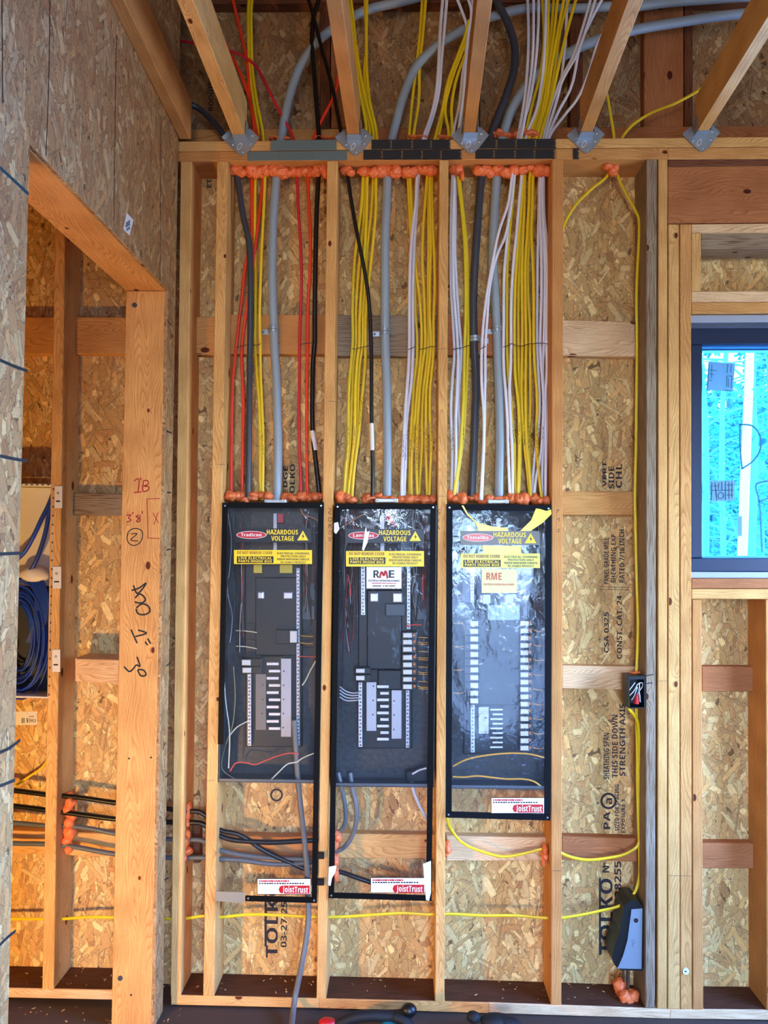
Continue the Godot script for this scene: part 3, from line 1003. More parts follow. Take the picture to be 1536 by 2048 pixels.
func window_right() -> void:
	var w := structure("window_1", Vector3.ZERO, "dark blue framed window with blue film on its glass at the right", "window")
	var fr := mat("blue_black_frame", Color(0.035, 0.105, 0.22), 0.45)
	var zf := -0.035
	var flange := mat("grey_flange", Color(0.62, 0.63, 0.66), 0.45)
	var xr := 1760.0
	obj("flange", board(px4([1380, 630, xr, 628, xr, 642, 1380, 645], -0.012), Vector3(0, 0, -0.1), Vector3.RIGHT, 0.002), flange, w)
	obj("flange", board(px4([1380, 645, xr, 643, xr, 654, 1380, 656], -0.02), Vector3(0, 0, -0.1), Vector3.RIGHT, 0.002), mat("dull_steel", Color(0.34, 0.37, 0.44), 0.4, 0.4), w)
	obj("flange", board(px4([1378, 1144, xr, 1145, xr, 1157, 1378, 1156], -0.015), Vector3(0, 0, -0.1), Vector3.RIGHT, 0.002), flange, w)
	obj("flange", board(px4([1378, 656, 1382, 656, 1382, 1144, 1378, 1144], -0.015), Vector3(0, 0, -0.1), Vector3.UP, 0.0), flange, w)
	obj("frame", board(px4([1382, 657, xr, 655, xr, 687, 1382, 689], zf), Vector3(0, 0, -0.07), Vector3.RIGHT, 0.003), fr, w)
	obj("frame", board(px4([1382, 689, 1405, 689, 1405, 1116, 1382, 1116], zf), Vector3(0, 0, -0.07), Vector3.UP, 0.003), fr, w)
	obj("frame", board(px4([1382, 1116, xr, 1116, xr, 1144, 1382, 1144], zf), Vector3(0, 0, -0.07), Vector3.RIGHT, 0.003), fr, w)
	obj("frame", board(px4([xr - 30, 687, xr, 687, xr, 1116, xr - 30, 1116], zf), Vector3(0, 0, -0.07), Vector3.UP, 0.003), fr, w)
	var sash := mat("blue_sash", Color(0.10, 0.32, 0.55), 0.35)
	obj("sash", board(px4([1405, 688, xr - 30, 687, xr - 30, 692, 1405, 693], -0.045), Vector3(0, 0, -0.05), Vector3.RIGHT, 0.001), sash, w)
	obj("sash", board(px4([1405, 697, xr - 30, 696, xr - 30, 700, 1405, 701], -0.052), Vector3(0, 0, -0.04), Vector3.RIGHT, 0.001), sash, w)
	obj("sash", board(px4([1400, 1112, xr - 30, 1112, xr - 30, 1117, 1400, 1117], -0.045), Vector3(0, 0, -0.05), Vector3.RIGHT, 0.001), mat("blue_edge", Color(0.25, 0.6, 0.8), 0.35), w)
	obj("pane", board(px4([1403, 686, xr - 28, 686, xr - 28, 1118, 1403, 1118], -0.070), Vector3(0, 0, -0.006), Vector3.UP, 0.0), M.glass, w)
	var zg := -0.0690
	var paper := mat("blue_paper", Color(0.40, 0.66, 0.84), 0.6)
	paper.backlight_enabled = true
	paper.backlight = Color(0.35, 0.35, 0.35)
	var ink := mat("blue_ink", Color(0.02, 0.40, 0.52), 0.6)
	obj("paper_label", plate([Vector2(1417, 724), Vector2(1470, 727), Vector2(1466, 783), Vector2(1413, 780)], zg, 0.0004), paper, w)
	obj("label_print", strokes("1418,728 1417,752 1415,778;1424,730 1423,756;1456,728 1454,746;1463,729 1461,744;1454,752 1453,774;1464,752 1462,776;1454,752 1464,752;1457,756 1457,774;1448,780 1464,782;1419,740 1433,741;1420,748 1428,749;1418,760 1424,761", 0.0025, zg + 0.0004), ink, w)
	var grid := mat("label_grey", Color(0.34, 0.54, 0.64), 0.6)
	grid.backlight_enabled = true
	grid.backlight = Color(0.2, 0.2, 0.2)
	obj("paper_label", plate([Vector2(1421, 961), Vector2(1469, 961), Vector2(1469, 1001), Vector2(1421, 1003)], zg, 0.0004), grid, w)
	obj("label_print", strokes("1424,965 1423,1000;1430,965 1434,1000;1438,966 1437,978;1444,964 1444,980;1451,962 1451,1000;1458,964 1458,998;1464,964 1464,996;1424,981 1466,980;1436,990 1440,985 1447,988 1445,996 1438,996 1436,990;1426,972 1436,972;1453,970 1466,970;1453,990 1466,990", 0.0028, zg + 0.0004), mat("label_dark", Color(0.08, 0.22, 0.3)), w)
	obj("paper_label", plate([Vector2(1475, 1032), Vector2(1484, 1032), Vector2(1484, 1072), Vector2(1475, 1072)], zg, 0.0004), grid, w)
	obj("drawn_mark", strokes("1480,848 1480,890 1484,936;1480,849 1505,852 1520,872 1520,900 1506,922 1483,938;1536,962 1513,968 1518,1000 1522,1060 1524,1104;1518,1004 1536,996", 0.006, zg + 0.0004), ink, w)

func outdoors() -> void:
	# snowy ground and the wood behind the house, seen through the window
	var g := structure("ground", Vector3.ZERO, "snow covered ground outside the window", "ground")
	solid("snow", Vector3(-14, -1.0, -40), Vector3(40, -0.45, -0.4), mat("snow", Color(0.85, 0.88, 0.92), 0.9), g)
	var bark := mat("birch_bark", Color(0.92, 0.92, 0.90), 0.8)
	var dark := mat("dark_bark", Color(0.26, 0.30, 0.31), 0.9)
	var leaf := mat("needles", Color(0.15, 0.34, 0.32), 0.9)
	var r := RandomNumberGenerator.new()
	r.seed = 4
	var spots := [[1463, 6.0, 0.062, "birch"], [1418, 9.0, 0.06, "dark"], [1443, 8.0, 0.045, "dark"], [1500, 11.0, 0.10, "dark"], [1527, 8.0, 0.05, "dark"], [1480, 15.0, 0.12, "fir"], [1520, 17.0, 0.12, "fir"], [1430, 18.0, 0.12, "fir"], [1560, 13.0, 0.10, "fir"], [1405, 12.0, 0.08, "fir"]]
	var words := ["white birch trunk close outside the window", "thin dark tree just left of the birch outside", "slender dark tree behind the birch, partly hidden by it", "dark bare tree right of the birch beyond the window", "thin bare tree at the right edge of the window view",
		"tall evergreen behind the birch in the wood", "broad evergreen at the far right of the window view", "evergreen at the far left of the window view", "evergreen just out at the right side of the window", "evergreen hugging the left edge of the window frame"]
	for k in 16:      # the wood closes behind them
		spots.append([1415 + 34 * (k % 8) + r.randf_range(-8, 8), 19.0 + 4.0 * floorf(k / 8.0) + r.randf_range(-1, 1), 0.12, "fir"])
		words.append("evergreen of the dense wood far beyond the window")
	for k in spots.size():
		var s: Array = spots[k]
		var base := P(s[0], 1100, -s[1])
		base.y = -0.45
		var kind: String = s[3]
		var o := thing({"birch": "birch_tree", "dark": "bare_tree", "fir": "evergreen_tree"}[kind], words[k], "tree", base, "dense wood of evergreens beyond the window" if k > 9 else "")
		var lean := Vector3(r.randf_range(-0.03, 0.05), 1, 0)
		if k == 0:
			lean = Vector3(0.045, 1, 0)
		var pts := PackedVector3Array()
		for i in 8:
			pts.append(base + lean * i + Vector3(r.randf_range(-0.04, 0.04), 0, 0))
		put("trunk", tube(pts, s[2], 10, 1.0, Vector3.BACK, s[2] * 0.6), bark if kind == "birch" else dark, o)
		var twigs := []
		var clumps := st_new()
		for i in (26 if kind != "fir" else (60 if k < 10 else 70)):
			var h := r.randf_range(0.6, 6.5)
			var a := r.randf() * TAU
			var lng := r.randf_range(0.5, 1.6) if kind != "fir" else (7.5 - h) * 0.32
			var from := base + lean * h
			var tip := from + Vector3(cos(a) * lng, r.randf_range(-0.1, 0.5) if kind != "fir" else -0.25 * lng, sin(a) * lng)
			twigs.append(tube(PackedVector3Array([from, from.lerp(tip, 0.5) + Vector3(0, 0.08, 0), tip]), 0.016, 5, 1.0, Vector3.BACK, 0.004))
			if kind == "fir":
				for j in 26:
					var p := from.lerp(tip, r.randf_range(0.15, 1.0))
					var q := Vector3(r.randf_range(-1, 1), r.randf_range(-0.9, 0.3), r.randf_range(-1, 1)) * 0.16
					var n := q.cross(Vector3(0.3, 0.2, 1)).normalized()
					tri(clumps, p, p + q + n * 0.035, p + q - n * 0.035, Vector3(0.2, 0.6, 0.7).normalized())
		put("branches", joined(twigs), dark, o).set_meta("kind", "stuff")
		if kind == "fir":
			obj("needles", clumps, leaf, o).set_meta("kind", "stuff")

# ================================================================== the three panels and their clear covers
var zoom := [0.0, 0.0, 1.0]           # corner and scale of the photo crop that a list of numbers was read from
func c(x: float, y: float) -> Vector2:
	return Vector2(zoom[0] + x / zoom[2], zoom[1] + y / zoom[2])

func crect(x0: float, y0: float, x1: float, y1: float, z: float) -> Array:
	var a := c(x0, y0)
	var b := c(x1, y1)
	return rect4(a.x, a.y, b.x, b.y, z)

func cboard(parent: Node, called: String, x0: float, y0: float, x1: float, y1: float, z: float, depth: float, m: Material, bev := 0.001) -> MeshInstance3D:
	return obj(called, board(crect(x0, y0, x1, y1, z), Vector3(0, 0, -depth), Vector3.UP, bev), m, parent)

func cwire(parent: Node, called: String, s: String, r: float, z: float, m: Material) -> MeshInstance3D:
	var p := PackedVector3Array()
	for w in s.split(" ", false):
		var n := w.split(",")
		var q := c(float(n[0]), float(n[1]))
		p.append(P(q.x, q.y, z + (float(n[2]) if n.size() > 2 else 0.0)))
	return put(called, tube(smooth(p, 6), r, 6), m, parent)

func screws_bar(parent: Node, x0: float, y0: float, x1: float, y1: float, z: float) -> void:
	# a neutral bar with a screw in each hole
	var bar := cboard(parent, "neutral_bar", x0, y0, x1, y1, z, 0.008, M.silver)
	var n := int((y1 - y0) / 22.0)
	var st := st_new()
	for k in n:
		var q := c((x0 + x1) * 0.5 + (1.5 if k % 2 else -1.5), y0 + (k + 0.5) * (y1 - y0) / n)
		disc(P(q.x, q.y, z + 0.003), 0.0036, 0.003, 8, st)
	obj("screws", st, mat("screw", Color(0.42, 0.42, 0.43), 0.35, 0.7), bar).set_meta("kind", "stuff")

func breaker(parent: Node, x0: float, x1: float, y0: float, y1: float, hx0: float, hx1: float, z: float, tail := "", tail_m: Material = null) -> void:
	var b := cboard(parent, "breaker", x0, y0, x1, y1, z, 0.05, M.plastic_black, 0.0015)
	cboard(b, "handle", hx0, y0 + 8, hx1, y1 - 8, z + 0.006, 0.006, M.handle_white, 0.0015)
	if tail != "":
		cwire(b, "wire", tail, 0.0016, z - 0.006, tail_m)

func bus(parent: Node, x0: float, y0: float, x1: float, y1: float, z: float, holes: Array, m: Material) -> void:
	var b := cboard(parent, "bus_plate", x0, y0, x1, y1, z, 0.003, m, 0.0008)
	for h in holes:
		var q := c(h[0], h[1])
		obj("hole", disc(P(q.x, q.y, z + 0.0006), 0.0028, 0.0006, 10), M.plastic_black, b)

func tub(called: String, label: String, q: Array) -> Node3D:
	var f := px4(q, -0.002)
	var base: Vector3 = (f[2] + f[3]) * 0.5
	var t := thing(called, label, "breaker panel", base, "open breaker panels between the studs")
	var d := Vector3(0, 0, -0.093)
	var w := 0.003
	var st := st_new()
	var tl: Vector3 = f[0]; var tr: Vector3 = f[1]; var br: Vector3 = f[2]; var bl: Vector3 = f[3]
	var R := Vector3(w, 0, 0)
	var U := Vector3(0, w, 0)
	board([tl, tl + R, bl + R, bl], d, Vector3.UP, 0.0, Vector2.ZERO, st)
	board([tr - R, tr, br, br - R], d, Vector3.UP, 0.0, Vector2.ZERO, st)
	board([tl + R, tr - R, tr - R - U, tl + R - U], d, Vector3.RIGHT, 0.0, Vector2.ZERO, st)
	board([bl + R + U, br - R + U, br - R, bl + R], d, Vector3.RIGHT, 0.0, Vector2.ZERO, st)
	board([tl + d + R - U, tr + d - R - U, br + d - R + U, bl + d + R + U], Vector3(0, 0, -0.003), Vector3.UP, 0.0, Vector2.ZERO, st)
	var steel := mat("tub_grey", Color(0.17, 0.18, 0.19), 0.42)
	obj("tub", st, steel, t)
	obj("lower_flange", board([bl + U * 4, br + U * 4, br, bl], Vector3(0, 0, -0.002), Vector3.RIGHT, 0.0006), mat("flange_grey", Color(0.34, 0.36, 0.38), 0.4, 0.4), t)
	obj("mottled_back", board([tl.lerp(bl, 0.02) + d + R * 3 + Vector3(0, 0, 0.002), tr.lerp(br, 0.02) + d - R * 3 + Vector3(0, 0, 0.002), br.lerp(tr, 0.02) + d - R * 3 + Vector3(0, 0, 0.002), bl.lerp(tl, 0.02) + d + R * 3 + Vector3(0, 0, 0.002)], Vector3(0, 0, -0.0015), Vector3.UP, 0.0), mottle(Color(0.22, 0.22, 0.215)), t)
	return t

func mottle(col: Color) -> StandardMaterial3D:
	var key := "mottle" + col.to_html()
	if not mats.has(key):
		var m := StandardMaterial3D.new()
		m.resource_name = "dusty_enamel"
		m.albedo_color = col
		m.albedo_texture = tex["mottle"]
		m.uv1_scale = Vector3(5, 5, 1)
		m.roughness = 0.5
		mats[key] = m
	return mats[key]

func loose_wires(parent: Node, xs: Array, ys: Array, count: int, seed_n: int, z: float) -> void:
	var r := RandomNumberGenerator.new()
	r.seed = seed_n
	var ms := [M.black, M.black, mat("grey_wire", Color(0.55, 0.55, 0.54)), mat("dull_red_wire", Color(0.45, 0.08, 0.07)), M.black, mat("brown_wire", Color(0.22, 0.13, 0.09))]
	for k in count:
		var x := r.randf_range(xs[0], xs[1])
		var s := ""
		var y: float = ys[0] + r.randf() * 60.0
		var y1: float = ys[1] - r.randf() * (ys[1] - ys[0]) * 0.4
		for i in 6:
			s += "%f,%f,%f " % [clampf(x + r.randf_range(-16, 16), xs[0], xs[1]), lerpf(y, y1, i / 5.0), r.randf_range(-0.012, 0.012)]
		cwire(parent, "wire", s, 0.0019, z, ms[k % ms.size()])

func panels() -> void:
	var grey_plate := mat("bus_tin", Color(0.66, 0.66, 0.68), 0.4, 0.45)
	var pale := mat("pale_wire", Color(0.80, 0.78, 0.68))
	var pinkw := mat("pink_wire", Color(0.80, 0.28, 0.24))
	var yel := mat("ochre_wire", Color(0.80, 0.58, 0.18))
	# ---- left panel
	zoom = [420.0, 980.0, 3.2]
	var a := tub("breaker_panel", "open black breaker panel in the left bay, nearly empty of breakers", [449, 1009, 644, 1009, 635, 1567, 437, 1564])
	cboard(a, "backpan", 225, 470, 590, 1645, -0.070, 0.02, M.tub, 0.003)
	cboard(a, "insulator", 290, 560, 560, 1060, -0.058, 0.012, M.plastic_black, 0.003)
	cboard(a, "insulator", 320, 1060, 470, 1300, -0.052, 0.018, M.plastic_black, 0.004)
	screws_bar(a, 240, 1165, 262, 1638, -0.052)
	screws_bar(a, 553, 500, 574, 1636, -0.052)
	bus(a, 292, 1178, 358, 1536, -0.046, [[338, 1248], [336, 1340], [334, 1430]], mat("bus_brown", Color(0.42, 0.40, 0.38), 0.45, 0.4))
	bus(a, 454, 1079, 520, 1580, -0.043, [[473, 1160], [472, 1250], [471, 1340], [470, 1430], [468, 1521]], grey_plate)
	for k in 10:
		cboard(a, "bus_finger", 362 + 14 * (k % 2), 1104 + k * 46, 440 + 10 * (k % 2), 1122 + k * 46, -0.048, 0.006, M.silver, 0.001)
	for q in [[278, 332], [446, 527]]:
		cboard(a, "yellow_tab", q[0], 478, q[1], 532, -0.03, 0.003, mat("olive_tab", Color(0.66, 0.60, 0.14), 0.5), 0.001)
	for q in [[305, 340, 655, 695], [470, 525, 655, 697]]:
		cboard(a, "lug", q[0], q[2], q[1], q[3], -0.035, 0.03, M.silver, 0.003)
	cboard(a, "busbar", 405, 150, 428, 620, -0.075, 0.003, grey_plate)
	cboard(a, "red_tag", 432, 152, 470, 210, -0.06, 0.003, M.lab_red)
	breaker(a, 200, 330, 1080, 1130, 203, 258, -0.030)
	breaker(a, 200, 330, 1130, 1178, 207, 262, -0.030)
	breaker(a, 420, 560, 895, 985, 511, 556, -0.030)
	for q in [[585, 615, 590, 655], [622, 672, 590, 705], [580, 670, 740, 830]]:
		cboard(a, "knockout_plate", q[0], q[2], q[1], q[3], -0.080, 0.003, mat("steel_grey", Color(0.30, 0.33, 0.36), 0.5, 0.4))
	cwire(a, "wire", "128,1800 165,1748 225,1745 285,1757 360,1730 440,1700 520,1684 570,1690", 0.0024, -0.02, pinkw)
	cwire(a, "wire", "385,1858 440,1805 500,1752 560,1738 585,1720 665,1685", 0.0024, -0.02, pale)
	cwire(a, "wire", "85,1150 100,1350 125,1560 118,1780", 0.0022, -0.02, pale)
	cwire(a, "wire", "150,1130 160,1350 140,1520 95,1650 80,1790 160,1850", 0.0020, -0.03, mat("olive_wire", Color(0.45, 0.42, 0.30)))
	cwire(a, "wire", "240,1480 170,1520 120,1580", 0.002, -0.03, pale)
	cwire(a, "wire", "676,1095 640,1160 605,1230 590,1250", 0.0024, -0.02, pale)
	cwire(a, "wire", "580,120 600,160 640,170 690,195", 0.0022, -0.02, mat("tan_wire", Color(0.6, 0.4, 0.28)))
	for k in 5:
		cwire(a, "wire", "%f,%f 620,%f 660,%f" % [575, 910 + k * 22, 912 + k * 24, 914 + k * 23], 0.0017, -0.05, yel if k % 2 else M.black)
	cwire(a, "wire", "560,1066 620,1066 678,1068", 0.0018, -0.05, pinkw)
	for k in 4:
		cwire(a, "wire", "165,%f 220,%f 300,%f" % [850 + k * 50, 852 + k * 50, 860 + k * 52], 0.0017, -0.055, pale if k % 2 else M.black)
	loose_wires(a, [95, 215], [130, 1050], 12, 3, -0.055)
	loose_wires(a, [590, 680], [130, 900], 10, 5, -0.055)
	# ---- middle panel
	zoom = [640.0, 980.0, 3.2]
	var b := tub("breaker_panel", "open black breaker panel in the middle bay, with eight white-faced breakers at its right", [670, 1011, 874, 1011, 868, 1575, 662, 1573])
	cboard(b, "backpan", 245, 480, 590, 1655, -0.070, 0.02, M.tub, 0.003)
	cboard(b, "insulator", 300, 640, 525, 1150, -0.056, 0.014, M.plastic_black, 0.004)
	cboard(b, "insulator", 370, 1150, 525, 1280, -0.050, 0.02, M.plastic_black, 0.004)
	screws_bar(b, 262, 490, 288, 800, -0.052)
	screws_bar(b, 246, 1232, 270, 1645, -0.052)
	screws_bar(b, 556, 490, 578, 890, -0.052)
	screws_bar(b, 550, 1282, 572, 1650, -0.052)
	bus(b, 297, 1230, 360, 1542, -0.046, [[342, 1255], [340, 1347], [338, 1438]], grey_plate)
	bus(b, 458, 1281, 522, 1592, -0.043, [[474, 1350], [474, 1440], [473, 1533]], grey_plate)
	for k in 9:
		cboard(b, "bus_finger", 365 + 20 * (k % 2), 1250 + k * 42, 440, 1268 + k * 42, -0.048, 0.006, M.silver, 0.001)
	for q in [[320, 370, 660, 715], [466, 525, 660, 720]]:
		cboard(b, "lug", q[0], q[2], q[1], q[3], -0.035, 0.03, M.silver, 0.003)
	cboard(b, "main_cover", 420, 730, 545, 806, -0.030, 0.02, mat("grey_cover", Color(0.22, 0.25, 0.27), 0.4), 0.002)
	cboard(b, "busbar", 385, 160, 412, 480, -0.072, 0.003, grey_plate)
	var pts := []
	for v in [[428, 140], [462, 175], [490, 245], [455, 215], [420, 190]]:
		pts.append(c(v[0], v[1]))
	obj("red_tag", plate(pts, -0.05, 0.002), M.lab_red, b)
	for k in 8:
		var y0: float = [908, 952, 998, 1050, 1097, 1143, 1190, 1237][k]
		breaker(b, 522, 622, y0, y0 + 45, 532, 588, -0.022, "625,%f 655,%f 690,%f" % [y0 + 20, y0 + 26, y0 + 24], yel if k % 2 else M.black)
		cwire(b, "wire", "628,%f 660,%f 690,%f" % [y0 + 34, y0 + 36, y0 + 38], 0.0016, -0.03, yel)
		cboard(b, "terminal", 598, y0 + 10, 612, y0 + 28, -0.018, 0.006, M.copper, 0.001)
	breaker(b, 225, 320, 1138, 1178, 230, 284, -0.026)
	breaker(b, 225, 320, 1182, 1226, 230, 284, -0.026)
	for k in 4:
		cwire(b, "wire", "126,%f 160,%f 210,%f 250,%f" % [1258 + k * 22, 1285 + k * 20, 1300 + k * 16, 1296 + k * 16], 0.0026, -0.03, mat("pale_grey_wire", Color(0.62, 0.63, 0.64)))
	cwire(b, "wire", "130,245 180,215 240,175 300,145", 0.0022, -0.015, mat("tan_wire", Color(0.6, 0.4, 0.28)))
	cwire(b, "wire", "130,150 150,260 140,480 160,700 150,1000 135,1400", 0.0026, -0.04, M.black)
	cwire(b, "wire", "175,540 190,600 195,680", 0.0022, -0.03, pinkw)
	cwire(b, "wire", "550,875 600,862 655,866", 0.0022, -0.02, pinkw)
	cwire(b, "wire", "660,540 658,620 662,700", 0.0022, -0.04, pinkw)
	cwire(b, "cable_end", "590,1818,0.004 630,1795,0.004 682,1780,0.004", 0.0035, -0.02, mat("pale_wire2", Color(0.75, 0.76, 0.78)))
	var cs := []
	for v in [[555, 1810], [690, 1770], [690, 1860], [560, 1870]]:
		cs.append(c(v[0], v[1]))
	obj("cable_boot", plate(cs, -0.035, 0.02), M.black, b)
	cboard(b, "knockout_plate", 580, 560, 660, 720, -0.080, 0.003, mat("steel_grey", Color(0.30, 0.33, 0.36), 0.5, 0.4))
	cboard(b, "knockout_plate", 575, 760, 680, 830, -0.080, 0.003, mat("steel_grey", Color(0.30, 0.33, 0.36), 0.5, 0.4))
	loose_wires(b, [120, 240], [100, 1150], 16, 13, -0.055)
	loose_wires(b, [590, 690], [100, 860], 12, 15, -0.055)
	# ---- right panel
	var d := tub("breaker_panel", "open breaker panel in the right bay, both sides lined with many breakers", [897, 1012, 1101, 1012, 1101, 1579, 895, 1577])
	cboard(d, "backpan", 920, 490, 1350, 1690, -0.070, 0.02, M.tub, 0.003)
	cboard(d, "insulator", 1010, 760, 1280, 1380, -0.050, 0.02, M.plastic_black, 0.004)
	screws_bar(d, 962, 500, 986, 720, -0.050)
	screws_bar(d, 964, 1375, 990, 1680, -0.050)
	bus(d, 1015, 1388, 1080, 1560, -0.044, [[1060, 1457], [1060, 1548]], grey_plate)
	for k in 9:
		cboard(d, "bus_finger", 1090 + 14 * (k % 2), 1400 + k * 30, 1170, 1412 + k * 30, -0.048, 0.006, M.silver, 0.001)
	for k in 11:
		var y0: float = 832 + k * 49.5
		breaker(d, 925, 1026, y0, y0 + 47, 962, 1012, -0.022, "922,%f 890,%f 856,%f" % [y0 + 18, y0 + 24, y0 + 22], yel if k % 3 == 0 else M.black)
	for k in 18:
		var y0: float = 832 + k * 47.0
		breaker(d, 1280, 1362, y0, y0 + 45, 1283, 1334, -0.022, "1365,%f 1400,%f 1430,%f" % [y0 + 18, y0 + 26, y0 + 22], yel if k % 2 else M.black)
		cboard(d, "terminal", 1338, y0 + 10, 1352, y0 + 28, -0.018, 0.006, M.copper, 0.001)
	cboard(d, "conduit_stub", 905, 530, 962, 725, -0.045, 0.03, mat("stub_grey", Color(0.40, 0.42, 0.45), 0.4), 0.006)
	cboard(d, "conduit_stub", 1290, 520, 1345, 820, -0.045, 0.03, mat("stub_grey", Color(0.40, 0.42, 0.45), 0.4), 0.006)
	cboard(d, "lug", 1022, 670, 1068, 720, -0.035, 0.03, M.silver, 0.003)
	cboard(d, "lug", 1180, 670, 1228, 725, -0.035, 0.03, M.silver, 0.003)
	cboard(d, "white_tab", 932, 495, 998, 520, -0.03, 0.003, M.lab_white)
	cboard(d, "main_cover", 1070, 735, 1280, 835, -0.034, 0.02, mat("cover_window_glint", Color(0.48, 0.58, 0.68), 0.3), 0.003)  # cover block, its pale blue paints in the window mirrored there
	cboard(d, "busbar", 1128, 180, 1155, 260, -0.06, 0.003, grey_plate)
	cwire(d, "wire", "852,1768 900,1740 960,1718 1050,1700 1150,1688 1250,1684 1350,1692 1445,1716", 0.0032, -0.012, yel)
	cwire(d, "wire", "850,1835 920,1838 1000,1830 1100,1840 1200,1850 1300,1850 1370,1866 1415,1898", 0.0032, -0.012, yel)
	for k in 7:
		cwire(d, "wire", "850,%f 880,%f 930,%f 1010,%f" % [750 + k * 12, 752 + k * 14, 775 + k * 12, 780 + k * 12], 0.0026, -0.035, M.black)
	for k in 12:
		cwire(d, "wire", "%f,500 %f,640 %f,760 %f,%f" % [1360 + k * 8, 1356 + k * 7, 1370 + k * 7, 1362 + k * 7, 860 + k * 60], 0.0022, -0.045 + 0.002 * (k % 4), M.black if k % 3 else mat("maroon_wire", Color(0.25, 0.06, 0.06)))
	for k in 6:
		cwire(d, "wire", "880,%f 886,600 %f,690 905,720" % [500 + k * 8, 880 + k * 4], 0.002, -0.03, mat("dull_red_wire", Color(0.45, 0.08, 0.07)) if k % 2 else M.black)
	for k in 4:
		cwire(d, "wire", "1365,%f 1400,%f 1440,%f 1476,%f" % [1160 - k * 4, 1150 + k * 30, 1210 + k * 45, 1250 + k * 55], 0.0028, -0.03, mat("blue_grey_wire", Color(0.2, 0.26, 0.34)))
	loose_wires(d, [850, 920], [140, 820], 8, 23, -0.05)
	loose_wires(d, [1400, 1470], [140, 1500], 12, 25, -0.05)
	var hy := mat("bright_yellow", Color(0.98, 0.93, 0.10), 0.4)
	# ---- covers
	cover(0, "clear plastic panel cover in the left bay, silver tape at its lower left corner", [445, 1005, 648, 1005, 634, 1806, 430, 1801], [445, 455, 637, 1], 11)
	cover(1, "clear plastic panel cover in the middle bay, with a white business card stuck on it", [670, 1007, 872, 1008, 863, 1802, 657, 1796], [], 11)
	cover(2, "shorter clear plastic panel cover in the right bay, shining with a blue window reflection", [893, 1008, 1103, 1010, 1101, 1641, 891, 1635], [], 12)

